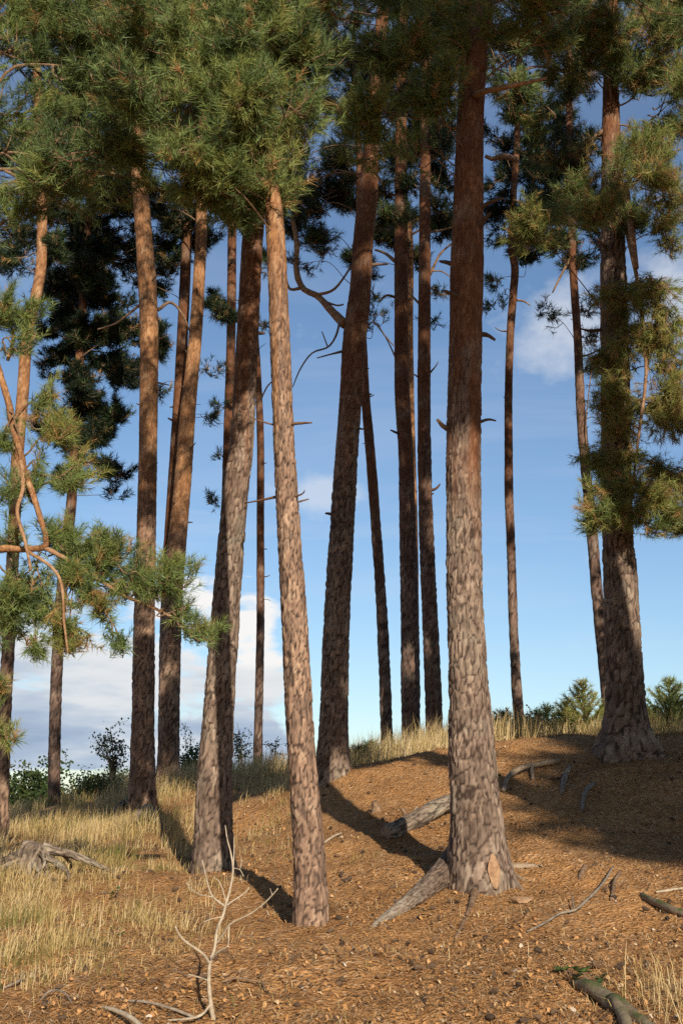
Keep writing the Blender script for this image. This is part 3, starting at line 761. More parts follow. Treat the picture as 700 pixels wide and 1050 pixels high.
pine('far_left', [(2, 868, 15), (3, 800, 14), (6, 720, 13), (10, 640, 13), (14, 560, 12.5), (18, 470, 12.5), (24, 400, 12), (28, 345, 12), (38, 300, 11), (43, 265, 11), (43, 200, 10), (40, 130, 9), (38, 40, 8)],
     17.0, 'reddish wavy pine at the far left edge with a crown tinted dark for shade',
     [(20, 140, 50, 40, .4, .1), (55, 205, 36, 28, .3, .1), (15, 265, 30, 24, .3, .1), (65, 130, 36, 36, .5, .1), (15, 200, 34, 30, .4, .1), (60, 260, 24, 18, .3, .08), (100, 160, 34, 28, .6, .1), (100, 110, 40, 30, .6, .1)],
     top=(15.5, 1.9, 10), detail=.03, amp=.01, up=(3.5, 6), seed=17, nn=16, ln=.12, wd=.009, bark=BARK_OR, tint=.1)

pine('left_dark', [(56, 830, 14), (56, 780, 12.5), (58, 700, 12), (61, 640, 11.5), (66, 580, 11), (73, 520, 10.5), (78, 430, 9.5), (83, 350, 9), (88, 270, 8), (92, 200, 7), (95, 120, 6)],
     21.0, 'thin pine in the left grass with a dense low-hanging crown tinted dark for shade',
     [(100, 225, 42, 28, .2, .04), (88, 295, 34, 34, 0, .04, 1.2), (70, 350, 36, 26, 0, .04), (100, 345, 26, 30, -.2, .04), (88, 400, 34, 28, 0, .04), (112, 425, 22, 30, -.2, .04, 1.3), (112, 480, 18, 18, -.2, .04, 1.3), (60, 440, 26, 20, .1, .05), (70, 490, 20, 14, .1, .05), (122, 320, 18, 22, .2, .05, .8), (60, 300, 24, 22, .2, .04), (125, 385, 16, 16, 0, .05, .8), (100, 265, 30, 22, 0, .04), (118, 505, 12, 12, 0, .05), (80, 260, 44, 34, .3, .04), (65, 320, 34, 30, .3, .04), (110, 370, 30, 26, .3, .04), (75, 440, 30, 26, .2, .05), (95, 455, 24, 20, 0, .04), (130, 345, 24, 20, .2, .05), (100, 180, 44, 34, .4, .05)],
     top=(14.5, 1.7, 8), detail=.03, amp=.008, up=(5, 8), seed=18, nn=16, ln=.13, wd=.0105, bark=BARK_SHADE, tint=.06, den=1.55)

# near crooked pine whose branches reach in from the left edge
def near_left_pine():
    Y = 8.6
    rows = [(-92, 940, 34), (-90, 880, 30), (-84, 760, 27), (-78, 640, 25), (-70, 560, 23), (-64, 460, 21), (-58, 340, 18), (-50, 220, 15), (-44, 120, 12), (-38, 20, 10), (-34, -60, 8)]
    path = path_px(rows, Y)
    base = ground_px(-92, 940); base[2] -= .02
    root = thing('pine_tree', path[1, :3], 'pine at the left edge with crooked orange limbs and low lit needle tufts', 'tree', 'pines growing on the knoll')
    b0 = np.array(root.location)
    tb = MB(); trunk_mesh(tb, path, .016, .05, .11, .008, 31, 2.2, 4.2, 1.2, path[1, 2], .2)
    tb.build('trunk', BARK_OR, root, True, loc=b0)
    def br(rows, sub=(), mat=LIMB, nm='branch'):
        bb = MB()
        for qi, r_ in enumerate([rows] + list(sub)):
            pts = [P(x, y, Y + dy) for x, y, w, dy in r_]
            if qi == 0:
                rr_ = [w * .4 / F_PX * zdepth(p) for p, (x, y, w, dy) in zip(pts, r_)]
                trunk_mesh(bb, np.c_[np.array(pts) + rng.normal(0, .006, (len(pts), 3)), np.array(rr_) * rng.uniform(.88, 1.12, len(rr_))], .009, .03, .06, .007, 81, -9, -8, 0, 0)
                continue
            tube(bb, pts, [max(.003, w * .5 / F_PX * zdepth(p)) for p, (x, y, w, dy) in zip(pts, r_)], 9, len(r_) * 5, 1, .3, int(rows[0][1]))
        return bb.build(nm, [BARK_OR, mat], root, True, loc=b0)
    br([(-62, 585, 12, 0), (-30, 572, 11, -.1), (0, 565, 9.5, -.2), (24, 563, 9, -.25), (44, 560, 8.5, -.3), (47, 552, 8, -.3), (40, 530, 8, -.28), (33, 505, 8.5, -.25), (24, 484, 8.5, -.2), (22, 465, 9, -.2), (15, 440, 9.5, -.15), (10, 415, 9.5, -.1), (2, 385, 9, -.1), (-8, 355, 8, -.1), (-4, 325, 6, -.1)],
       [[(22, 470, 5, -.2), (24, 500, 4.5, -.3), (18, 525, 4, -.4), (26, 555, 3.5, -.4), (32, 585, 2.5, -.4)], [(44, 560, 5, -.3), (80, 580, 4.5, -.25), (110, 600, 4, -.2), (130, 612, 3.6, -.15), (155, 622, 3, -.1), (190, 640, 2.2, -.1)],
        [(24, 562, 4, -.25), (60, 590, 3.4, -.35), (66, 640, 2.6, -.35), (70, 670, 1.8, -.35)], [(8, 370, 4, -.1), (14, 345, 3.4, -.15), (8, 325, 3, -.15)]])
    cr = Crown()
    k = 8.5 / F_PX
    def cl(px, py, rx, ry, A, dY=-.2, tn=.36, dn=1., dr=0., dead=.08):
        C = P(px, py, Y + dY)
        cr.clump(P(A[0], A[1], Y + dY * .7), C, np.array([rx * k, max(rx, ry) * k * .8, ry * k]), max(3, int(rx * ry * k * k * 270 * dn)), 10, tn, .085, .008, dr, dead)
    cl(20, 314, 34, 24, (-8, 345), tn=.37, dn=1.4)
    cl(-20, 320, 30, 30, (-30, 350), tn=.34)
    cl(88, 556, 38, 22, (60, 572), tn=.36, dn=1.6)
    cl(115, 570, 32, 24, (90, 585), tn=.36, dn=1.5)
    cl(72, 580, 26, 18, (50, 570), tn=.37, dn=1.3)
    cl(132, 592, 24, 18, (110, 600), tn=.37, dn=1.3)
    cl(172, 586, 34, 18, (135, 612), tn=.36, dn=1.5)
    cl(155, 600, 14, 16, (135, 612), tn=.37)
    cl(210, 641, 26, 12, (180, 636), tn=.38, dn=2.)
    cl(190, 622, 14, 8, (165, 625), tn=.37)
    cl(18, 602, 38, 32, (10, 566), tn=.36, dn=1.5)
    cl(45, 605, 12, 22, (35, 575), tn=.37)
    cl(8, 640, 34, 26, (0, 580), tn=.38, dn=1.3)
    cl(36, 655, 12, 16, (30, 590), tn=.4, dr=.05)
    cl(72, 630, 12, 26, (60, 590), tn=.5, dr=.05, dead=.3, dn=.6)
    cl(105, 625, 18, 18, (100, 595), tn=.45, dr=.04, dead=.25, dn=.7)
    cl(122, 650, 10, 14, (112, 605), tn=.3, dr=.04, dn=.8)
    cl(72, 655, 14, 8, (68, 640), tn=.7, dead=.6, dn=.8)
    cl(65, 440, 20, 34, (22, 470), tn=.5, dead=.2, dn=1.)
    cl(48, 430, 14, 22, (18, 455), tn=.48, dead=.2, dn=.7)
    cl(72, 490, 12, 14, (30, 500), tn=.42, dead=.1)
    cl(4, 500, 16, 30, (15, 480), tn=.38, dn=.6)
    cl(6, 750, 14, 8, (-20, 730), tn=.5)
    cl(0, 705, 10, 12, (-20, 720), tn=.42)
    cl(30, 500, 10, 12, (26, 500), tn=.4, dn=.7)
    cl(150, 580, 20, 14, (130, 605), tn=.38)
    cl(60, 650, 20, 18, (50, 610), tn=.42, dr=.04)
    cl(25, 345, 22, 16, (-2, 360), tn=.38)
    cl(55, 400, 24, 18, (14, 430), tn=.42, dn=.8)
    cl(40, 470, 14, 30, (26, 480), tn=.45, dn=.7)
    cl(85, 470, 18, 30, (33, 505), tn=.46, dead=.15, dn=.8)
    cl(5, 440, 18, 30, (10, 420), tn=.4, dn=.8)
    cl(10, 545, 22, 14, (5, 566), tn=.38)
    cl(95, 610, 24, 20, (90, 590), tn=.42, dr=.05, dead=.15)
    cl(85, 590, 30, 18, (70, 578), tn=.38, dn=1.2)
    cl(40, 620, 26, 20, (30, 580), tn=.38, dn=1.2)
    cl(60, 540, 26, 16, (50, 560), tn=.38, dn=1.2)
    for a in [(42, 160, 44, 40, .36), (30, 210, 34, 26, .36), (100, 70, 44, 36, .36), (30, 45, 50, 45, .36), (20, 115, 46, 40, .36), (65, 95, 40, 38, .36), (8, 190, 26, 28, .36), (-40, 100, 50, 60, .35), (-40, 250, 40, 50, .35), (-50, 0, 60, 60, .33), (80, 25, 50, 40, .34), (15, 5, 60, 34, .34)]:
        C = P(a[0], a[1], Y)
        cr.clump(on_trunk(path, C[2] - .25), C, np.array([a[2] * k, a[2] * k * .8, a[3] * k]), int(a[2] * a[3] * k * k * 130), 12, a[4], .1, .016)
    for q in range(9):
        z = 6.2 + q * .45; aa = q * 2.3
        A = on_trunk(path, z)
        cr.clump(A, A + np.array([math.cos(aa) * 1.1 - .2, math.sin(aa) * 1.1, .2]), np.array([.7, .7, .4]), 26, 10, .35, .14, .018)
    cr.build(root, 30, .085, .1, .005)
near_left_pine()

# unseen pines out of frame, added to shade the slope and cut sky light
def shade_pine(x, y, h, z0, r, cnt, seed, rt=.2, nsub=34, nwd=.026, nln=.22, lean=0., off=0.):
    zb = float(H(np.array([x]), np.array([y]))[0])
    root = thing('pine_tree', (x, y, zb), 'unseen pine out of frame, placed to shade the slope and block sky light', 'tree', 'unseen pines added around the viewpoint')
    path = np.array([[x, y, zb - .3, rt * 1.1], [x, y, zb + .3, rt], [x + .1 + lean * .45, y, zb + h * .4, rt * .8], [x - .1 + lean * .8, y + .1, zb + h * .75, rt * .5], [x + lean, y, zb + h, .03]])
    tb = MB(); trunk_mesh(tb, path, .05, .07, .15, .012, seed, 4, 8, 1.5, zb, .2)
    tb.build('trunk', BARK, root, True, loc=(x, y, zb))
    cr = Crown()
    r2 = np.random.default_rng(seed)
    for q in range(cnt):
        z = z0 + (zb + h - z0) * (q + .5) / cnt
        a = q * 2.4 + r2.uniform(0, .8)
        rr = r * (1 - .45 * q / cnt) * r2.uniform(.35, 1.)
        A = on_trunk(path, z - .4)
        C = on_trunk(path, z) + np.array([math.cos(a) * rr, math.sin(a) * rr, .1]) - np.array([off * (1 - q / cnt), 0, 0])
        cr.clump(A, C, np.array([.95, .95, .5]) * r / 1.9, nsub, 9, .35, .22, .035, twigs=False)
    cr.build(root, 15, nln, .16, nwd)
for q_, sp in enumerate(SHADE): shade_pine(*sp, **(OC if q_ > 3 else dict(lean=-1.5) if q_ == 2 else dict(lean=-3.0, off=1.1) if q_ == 0 else {}))
# ------------------------------------------------------------------ grass (nobody could count it)
def blades(mb, x, y, z, h, wd, tint, lean_dir, lean, mat=0):
    n = len(x)
    a = rng.uniform(0, 2 * np.pi, n)
    sx = np.cos(a) * wd * .5; sy = np.sin(a) * wd * .5
    lx = np.cos(lean_dir) * lean * h; ly = np.sin(lean_dir) * lean * h
    b = np.stack([x, y, z - .02], -1)
    m = b + np.stack([lx * .35, ly * .35, h * .6], -1)
    t = b + np.stack([lx, ly, h * (1 - .3 * lean)], -1)
    s = np.stack([sx, sy, 0 * sx], -1)
    v = np.stack([b - s, b + s, m + s * .8, m - s * .8, t], 1).reshape(-1, 3)
    k = np.arange(n) * 5
    mb.add(v, np.c_[k + 3, k + 2, k + 4], np.c_[k, k + 1, k + 2, k + 3], mat, tint=np.repeat(np.clip(tint, 0, 1), 5))

gmb = MB()
nt = 21000
ty = rng.uniform(0, 1, nt) ** 1.25 * 20 + 5.0
tx = rng.uniform(-1, 1, nt) * (ty * .42 + .5)
keep = rng.random(nt) < grassy(tx, ty) * 1.15
tx, ty = tx[keep], ty[keep]
crest_t = soft_poly(tx, ty, CREST, .25); patch_t = soft_poly(tx, ty, PATCH, .2)
nb = rng.integers(7, 15, len(tx))
I = np.repeat(np.arange(len(tx)), nb)
bx = tx[I] + rng.normal(0, .045, len(I)); by = ty[I] + rng.normal(0, .045, len(I))
hb = (.08 + .17 * vnoise(tx * 1.1, ty * 1.1, 5) ** 1.5 + .019 * np.clip(ty - 9, 0, 8)) * np.where(crest_t > .3, 1.35, 1.) * np.where(patch_t > .2, .6, 1.)
hb = np.where(tx > 2.4, hb * .85, hb)
hI = hb[I] * rng.uniform(.3, 1.25, len(I))
gt = .60 + .2 * rng.normal(0, 1, len(tx)) * .6 + .3 * (vnoise(tx * .8 + 4, ty * .8, 6) - .5) - .38 * sstep(.60, .78, fbm(tx * 1.5 + 30, ty * 1.5, 2, 12)) * (1 - sstep(0, .3, crest_t))
tI = gt[I] + rng.normal(0, .13, len(I))
out = np.arctan2(by - ty[I], bx - tx[I]) * .6 + .4 * rng.uniform(-3, 3, len(I))
blades(gmb, bx, by, H(bx, by), hI, .0022 + .00022 * by, tI, out, np.abs(rng.normal(.38, .42, len(I))))
# sparse straws and small green tufts on the litter
spots = [(55, 1002, .10, 30), (22, 1012, .1, 30), (105, 1003, .1, 40), (60, 985, .12, 40), (58, 962, .10, 40), (88, 940, .1, 40), (265, 1030, .08, 16), (330, 1045, .06, 20), (30, 940, .13, 60), (95, 935, .12, 60),
         (125, 890, .1, 40), (285, 830, .14, 60), (275, 850, .14, 60), (375, 880, .08, 30), (372, 855, .06, 20), (290, 880, .1, 30), (120, 905, .1, 40), (45, 975, .13, 60)]
for px, py, h, n in spots:
    g = ground_px(px, py)
    sx = g[0] + rng.normal(0, .10, n); sy = g[1] + rng.normal(0, .12, n)
    blades(gmb, sx, sy, H(sx, sy), h * rng.uniform(.5, 1.3, n), .004, rng.uniform(.05, .55, n), rng.uniform(0, 6.3, n), np.abs(rng.normal(.3, .3, n)))
for px, py, h, n in [(690, 1025, .28, 60), (672, 1010, .2, 30), (698, 1045, .26, 50), (650, 1035, .12, 20), (612, 1015, .10, 16)]:
    g = ground_px(px, py)
    sx = g[0] + rng.normal(0, .09, n); sy = g[1] + rng.normal(0, .09, n)
    blades(gmb, sx, sy, H(sx, sy), h * rng.uniform(.4, 1.2, n), .0035, rng.uniform(.35, .8, n), rng.uniform(0, 6.3, n), np.abs(rng.normal(.45, .3, n)))
n = 2600
sx = rng.uniform(-3, 4.5, n); sy = rng.uniform(5, 15, n)
kk = vnoise(sx * 1.4, sy * 1.4, 71) > .55
sx, sy = sx[kk], sy[kk]; n = len(sx)
blades(gmb, sx, sy, H(sx, sy), rng.uniform(.03, .12, n), .0035, rng.uniform(.3, .9, n), rng.uniform(0, 6.3, n), np.abs(rng.normal(.5, .4, n)))
g_o = gmb.build('dry_grass', GRASS)
tag(g_o, 'straw coloured dry grass covering the left slope and the crest', 'grass', kind='stuff')

# ------------------------------------------------------------------ litter (needles, bark chips, cones)
lmb = MB()
def scatter(n, y0=4.7, y1=19, p=1.9):
    y = y0 + (y1 - y0) * rng.random(n) ** p
    x = rng.uniform(-1, 1, n) * (y * .36 + .7)
    return x, y
n = 210000
x, y = scatter(n)
keep = rng.random(n) < .25 + .95 * sstep(.36, .6, fbm(x * 1.7 + 40, y * 1.7, 4, 93))
x, y = x[keep], y[keep]; n = len(x)
z = H(x, y) + .045 * (fbm(x * 4.2, y * 4.2, 3, 9) - .5) + .035 * (fbm(x * 17, y * 17, 3, 21) - .5)
a = rng.uniform(0, 6.283, n); l = rng.uniform(.025, .075, n) * .5; tl = rng.normal(0, .28, n)
d = np.stack([np.cos(a), np.sin(a), np.sin(tl)], -1) * l[:, None]
s = np.stack([-np.sin(a), np.cos(a), 0 * a], -1) * (.0010 + .00018 * y)[:, None]
c = np.stack([x, y, z + .004 + np.abs(d[:, 2]) * .7], -1)
v = np.stack([c - d - s, c - d + s, c + d], 1).reshape(-1, 3)
lmb.add(v, np.arange(3 * n).reshape(-1, 3), None, 0, tint=np.repeat(np.clip(rng.normal(.66, .15, n), 0, 1), 3))
n = 34000
x, y = scatter(n); 
keep = rng.random(n) < .12 + .88 * sstep(.42, .62, fbm(x * 1.2, y * 1.2, 3, 91))
x, y = x[keep], y[keep]; n = len(x)
z = H(x, y) + .045 * (fbm(x * 4.2, y * 4.2, 3, 9) - .5) + .035 * (fbm(x * 17, y * 17, 3, 21) - .5)
a = rng.uniform(0, 6.283, n); L = rng.uniform(.003, .0115, n) * (1 + .03 * y); Wd = L * rng.uniform(.4, .9, n)
e1 = np.stack([np.cos(a), np.sin(a), rng.normal(0, .5, n)], -1) * L[:, None]
e2 = np.stack([-np.sin(a), np.cos(a), rng.normal(0, .5, n)], -1) * Wd[:, None]
c = np.stack([x, y, z + .010], -1); bend = np.array([0, 0, 1.]) * (L * .35)[:, None]
v = np.stack([c - e1 - e2 * .7, c - e1 * .9 + e2, c + e2 * .8 + bend, c + e1 * 1.1 + e2 * .3, c + e1 - e2 * .8, c - e2 + bend], 1).reshape(-1, 3)
k = np.arange(n) * 6
tt = np.clip(np.where(rng.random(n) < .34, rng.uniform(.05, .35, n), rng.normal(.6, .2, n)), 0, 1)
lmb.add(v, None, np.r_[np.c_[k, k + 5, k + 2, k + 1], np.c_[k + 5, k + 4, k + 3, k + 2]], 0, tint=np.repeat(tt, 6))
# cones: small ovoids with a rough outline
n = 480
x, y = scatter(n, 4.7, 14, 1.6); z = H(x, y)
th = np.arange(6) / 6 * 6.283
prof = [(-1, .25), (-.5, .9), (.1, .8), (.7, .45), (1, .08)]
a = rng.uniform(0, 6.283, n); R_c = rng.uniform(.012, .019, n)
ax = np.stack([np.cos(a), np.sin(a), rng.normal(0, .3, n)], -1); sd = np.stack([-np.sin(a), np.cos(a), 0 * a], -1); upv = np.cross(ax, sd)
vs = []
for (t, r_) in prof:
    for q in th:
        jit = rng.uniform(.75, 1.2, (n, 1))
        vs.append(np.stack([x, y, z + .014], -1) + ax * (t * 1.6 * R_c)[:, None] + (np.cos(q) * sd + np.sin(q) * upv) * (r_ * R_c)[:, None] * jit)
v = np.stack(vs, 1).reshape(-1, 3)
q = grid_quads(5, 6)
lmb.add(v, None, (np.arange(n)[:, None, None] * 30 + q[None]).reshape(-1, 4), 0, tint=np.repeat(np.clip(rng.normal(.14, .08, n), 0, .4), 30))
lo = lmb.build('pine_litter', LITTER)
tag(lo, 'fallen orange needles, bark chips and cones strewn over the slope', 'litter', kind='stuff')

# ------------------------------------------------------------------ roots of the pines
def ground_tube(rows, mat, name, parent=None, ns=10, lump=.2, seed=1, sub=(), lift=.35, squash=1.0, label=None, cat=None, group=None, extra_h=None):
    """limb or root lying on the ground: rows (px, py, width px[, extra height m])"""
    mb = MB(); base = None
    for r_ in [rows] + list(sub):
        pts = []; rr = []
        for row in r_:
            p = ground_px(row[0], row[1]); rad = row[2] * .5 / F_PX * zdepth(p)
            p = p + np.array([0, 0, rad * lift + (row[3] if len(row) > 3 else 0)])
            pts.append(p); rr.append(rad)
        if base is None: base = np.array(pts[len(pts) // 2])
        tube(mb, pts, rr, ns, len(r_) * 7, 0, lump, seed)
    if parent is not None:
        return mb.build(name, mat, parent, True, loc=np.array(parent.location))
    o = mb.build(name, mat, None, True, loc=base)
    return tag(o, label, cat, group)

big = [o for o in COL.objects if o.get('label', '').startswith('stout pine')][0]
def bark_root(rows, parent, seed, mat=None, up=(90, 99)):
    pp = []
    for row in rows:
        p = ground_px(row[0], row[1]); rad_ = row[2] * .5 / F_PX * zdepth(p)
        pp.append([*(p + np.array([0, 0, rad_ * .3 + (row[3] if len(row) > 3 else 0)])), rad_])
    mb = MB(); trunk_mesh(mb, pp, .012, .032, .16, .010, seed, up[0], up[1], .04 if up[0] < 50 else 0, 0)
    mb.build('root', mat or BARK, parent, True, loc=np.array(parent.location))
bark_root([(494, 892, 26, .24), (478, 895, 30, .16), (464, 903, 27, .085), (450, 911, 24, .045), (434, 921, 20, .03), (417, 932, 15, .02), (401, 941, 11, .012), (388, 948, 7, .008), (379, 953, 3, -.01)], big, 41, ROOTB, (1.12, .93))
bark_root([(505, 885, 30, .08), (514, 898, 22, .03), (526, 907, 10, .0), (536, 912, 4, -.02)], big, 42)
ground_tube([(488, 908, 12, .02), (484, 926, 7, .0), (477, 942, 5), (467, 962, 3, -.005)], TWIG, 'root', big, 9, .2, 6)  # thin dark tube standing in for a shadow crack below the trunk
ground_tube([(508, 895, 16, .02), (522, 891, 8), (538, 890, 6), (556, 888, 3, -.01)], ROOTW, 'root', big, 9, .2, 7, sub=[[(520, 896, 7), (532, 902, 5), (542, 906, 3, -.01)]])
# bare pale patch where bark has come off the stout trunk
pb = MB()
pth = PATHS['big']
cpt = on_trunk(pth, ground_px(499, 912)[2] + .16)
zc = P(500, 893, 8.8)[2]
ctr = on_trunk(pth, zc)
nu_, nv_ = 9, 13
vs = []
dirc = norm(EYE[:2] - ctr[:2]); a0 = math.atan2(dirc[1], dirc[0]) + .42
rb = .232
for iv in range(nv_):
    for iu in range(nu_):
        fu = iu / (nu_ - 1) * 2 - 1; fv = iv / (nv_ - 1) * 2 - 1
        wid = .165 * max(.05, (1 - fv * fv)) ** .55 * (1 + .10 * math.sin(fv * 5 + 1) + .05 * math.sin(fv * 17))
        aa = a0 + fu * wid
        cz = zc + fv * .115 
        cc = on_trunk(pth, cz)
        rr_ = rb * (1 + .42 * .6 * math.exp(-(cz - big.location[2]) / .22)) + .004 - .006 * (fu * fu) - .004 * fv * fv
        vs.append([cc[0] + math.cos(aa) * rr_, cc[1] + math.sin(aa) * rr_, cz])
PATCHW = wood_material('bare_wood', (.31, .185, .105), (.46, .31, .19))
i = np.arange(nv_ - 1)[:, None] * nu_ + np.arange(nu_ - 1)[None]
i = i.ravel()
pb.add(np.array(vs), None, np.c_[i, i + nu_, i + nu_ + 1, i + 1])
pb.build('bare_patch', PATCHW, big, True, loc=np.array(big.location))

lm = [o for o in COL.objects if o.get('label', '').startswith('straight orange topped')][0]
bark_root([(144, 835, 14, .12), (130, 833, 10, .1), (121, 838, 9, .06), (116, 848, 6, .0), (112, 856, 4, -.02)], lm, 53)
bark_root([(146, 842, 12, .06), (134, 848, 8, .05), (124, 853, 7, .03), (116, 866, 5, -.02)], lm, 55)
bark_root([(152, 838, 14, .06), (164, 846, 9, .03), (172, 858, 5, -.02)], lm, 58)
rbg = [o for o in COL.objects if o.get('label', '').startswith('thick shaded pine')][0]
ground_tube([(634, 762, 22, .08), (624, 772, 18, .03), (616, 778, 9, -.02)], ROOTW, 'root', rbg, 10, .2, 2)
ground_tube([(652, 762, 20, .06), (664, 767, 13, .02), (678, 770, 7, -.02)], ROOTW, 'root', rbg, 10, .2, 9)

# ------------------------------------------------------------------ uprooted stump in the left grass
sp_ = ground_px(32, 897)
st = thing('tree_stump', sp_, 'weathered root mass of an old stump lying in the left grass', 'stump')
smb = MB()
trunk_mesh(smb, [[*(sp_ + [0, 0, -.1]), .13], [*(sp_ + [-.01, 0, .04]), .118], [*(sp_ + [.0, .01, .13]), .112], [*(sp_ + [.02, .02, .19]), .112], [*(sp_ + [.035, .02, .225]), .09], [*(sp_ + [.04, .02, .24]), .03]],
           .011, .035, .2, .030, 61, 90, 99, 0, sp_[2], .5, .05, 7, 1.)
smb.build('stump_body', LOGB, st, True, loc=sp_)
for i_, (a_, h0_, L_, r0_, hump, curl) in enumerate([(.15, .17, .62, .036, .10, .25), (-.35, .12, .42, .030, .06, -.4), (.55, .20, .40, .026, .12, .6), (2.9, .14, .50, .036, .08, .2),
                                                     (-2.6, .10, .42, .032, .04, -.3), (-1.2, .10, .26, .026, .02, .5), (-.75, .16, .30, .022, .10, -.7), (2.3, .16, .36, .028, .06, -.4)]):
    pp = []
    for f in (0, .16, .34, .56, .8, 1.0):
        aa = a_ + curl * f * f
        d_ = .085 + L_ * f
        x_, y_ = sp_[0] + math.cos(aa) * d_, sp_[1] + math.sin(aa) * d_
        zg = float(H(np.array([x_]), np.array([y_]))[0])
        pp.append([x_, y_, zg + (h0_ * (1 - f) ** 2 + hump * math.sin(f * 3.1) * (1 - f)) + .012 - (.03 if f == 1 else 0), r0_ * (1 - .72 * f)])
    rb_ = MB(); trunk_mesh(rb_, pp, .010, .025, .16, .008, 70 + i_, 90, 99, 0, 0)
    rb_.build('root', LOGB, st, True, loc=sp_)

# ------------------------------------------------------------------ fallen wood
lg = MB()
A = ground_px(398, 862); B = ground_px(436, 838); C_ = ground_px(480, 822)
rl = 9.5 / F_PX * A[1]
logroot = thing('fallen_log', B, 'grey barkless log lying behind the stout trunk, half in its shadow', 'log')
E0 = C_ + [0, 0, rl * .7]; E1 = A + [0, 0, rl * .65]
trunk_mesh(lg, [[*E0, rl * .85], [*(E0 * .6 + E1 * .4 + [0, 0, .02]), rl * .95], [*(E0 * .25 + E1 * .75), rl], [*E1, rl * .93], [*(E1 + (E1 - E0) * .008), rl * .6]], .012, .03, .32, .010, 63, 90, 99, 0, 0)
lg.build('log_body', LOGB, logroot, True, loc=B)
stb = MB(); q = (A + B) / 2
tube(stb, [q + [0, 0, rl], q + [-.05, -.03, rl * 2.1]], [rl * .3, rl * .18], 8, 6, 0, .2, 3)
stb.build('branch_stub', TWIG, logroot, True, loc=B)
ground_tube([(516, 812, 4.5, .0), (521, 802, 5, .04), (535, 794, 5.5, .05), (552, 788, 6, .03), (574, 782, 5, .01)], ROOTW, 'fallen_branch', None, 9, .25, 3, sub=[[(545, 790, 4, .04), (546, 800, 4, .0)]],
            label='crooked bare branch lying right of the stout trunk near the crest', cat='branch')
ground_tube([(584, 789, 5, .01), (579, 800, 6, .02), (575, 814, 4.5, -.01)], DEADW, 'fallen_branch', None, 9, .25, 4, label='short thick grey stick in the shade right of the crooked branch', cat='branch')
ground_tube([(608, 806, 5, .01), (600, 817, 5, .03), (596, 832, 4, -.0)], DEADW, 'fallen_branch', None, 8, .25, 4, label='slightly curved grey stick in the shade below the big right hand pine', cat='branch')
ground_tube([(540, 956, 2), (557, 950, 2.4, .01), (574, 941, 2.6, .02), (590, 937, 3, .02), (604, 926, 3, .03), (618, 911, 2.8, .03), (628, 892, 2, .02)], DEADW, 'fallen_twig', None, 6, .2, 2, sub=[[(588, 937, 2, .02), (586, 924, 1.3, .03)]],
            label='long thin pale twig curving over the litter right of the stout trunk', cat='twig')
ground_tube([(636, 894, 3), (630, 908, 4, .02), (627, 924, 5, .0)], TWIG, 'fallen_twig', None, 7, .25, 2, label='dark curved twig at the upper end of the long pale twig', cat='twig')
ground_tube([(658, 920, 6), (672, 930, 8, .015), (694, 938, 8, .01), (712, 940, 7)], MOSSY, 'fallen_branch', None, 9, .3, 6, label='dark mossy branch at the right edge of the litter slope', cat='branch')
ground_tube([(672, 919, 2, .02), (684, 917, 3, .02), (700, 915, 2.4, .02)], PALEW, 'fallen_twig', None, 6, .2, 2, label='short straight pale twig just above the dark mossy branch', cat='twig')
ground_tube([(600, 890, 5, .0), (596, 898, 6, .01), (594, 907, 4, .0)], TWIG, 'bark_piece', None, 7, .3, 6, label='short upright strip of brown bark above the long pale twig', cat='bark')
ground_tube([(590, 1010, 10, .0), (606, 1020, 16, .01), (625, 1032, 18, .01), (650, 1046, 15, .0), (680, 1066, 11, -.01)], MOSSY, 'rotten_log', None, 14, .3, 8, sub=[[(628, 1034, 13, .03), (640, 1052, 12, .02), (645, 1075, 9)]],
            label='rotten mossy log poking in at the bottom right corner', cat='log')
ground_tube([(100, 1033, 2.5, .0), (114, 1041, 4.5, .02), (132, 1052, 5.5, .03), (150, 1064, 5, .02)], PALEW, 'fallen_stick', None, 8, .15, 8, label='pale bleached stick at the bottom left, cut by the edge', cat='stick')
ground_tube([(118, 1026, 2, .0), (150, 1034, 3, .02), (176, 1041, 3.4, .02), (205, 1047, 3)], DEADW, 'fallen_stick', None, 7, .15, 3, label='thin grey stick leading to the foot of the dead sapling', cat='stick')
ground_tube([(0, 1016, 2), (20, 1010, 3, .015), (26, 1006, 2)], DEADW, 'fallen_twig', None, 6, .2, 3, label='small grey twig at the left edge near the bottom', cat='twig')
ground_tube([(40, 1028, 1.5), (52, 1022, 2.4, .02), (66, 1024, 2.2, .02), (74, 1030, 1.5)], DEADW, 'fallen_twig', None, 6, .2, 3, label='small arched twig in the litter at lower left', cat='twig')
ground_tube([(158, 995, 1.5), (180, 999, 2.6, .01), (195, 1006, 3, .01)], TWIG, 'fallen_twig', None, 6, .2, 3, label='dark twig lying left of the dead sapling', cat='twig')
ground_tube([(228, 1008, 1.6), (240, 1006, 2.6, .01), (258, 1009, 2.6, .01), (272, 1010, 1.6), ], TWIG, 'fallen_twig', None, 6, .2, 3, sub=[[(268, 1010, 2, .01), (278, 1024, 1.6, 0)]], label='dark forked twig lying right of the dead sapling', cat='twig')
ground_tube([(330, 866, 2), (341, 861, 2.6, .02), (350, 857, 1.8, .02)], PALEW, 'fallen_twig', None, 6, .2, 3, label='pale twig at the edge of the trunk shadow below the centre pine', cat='twig')
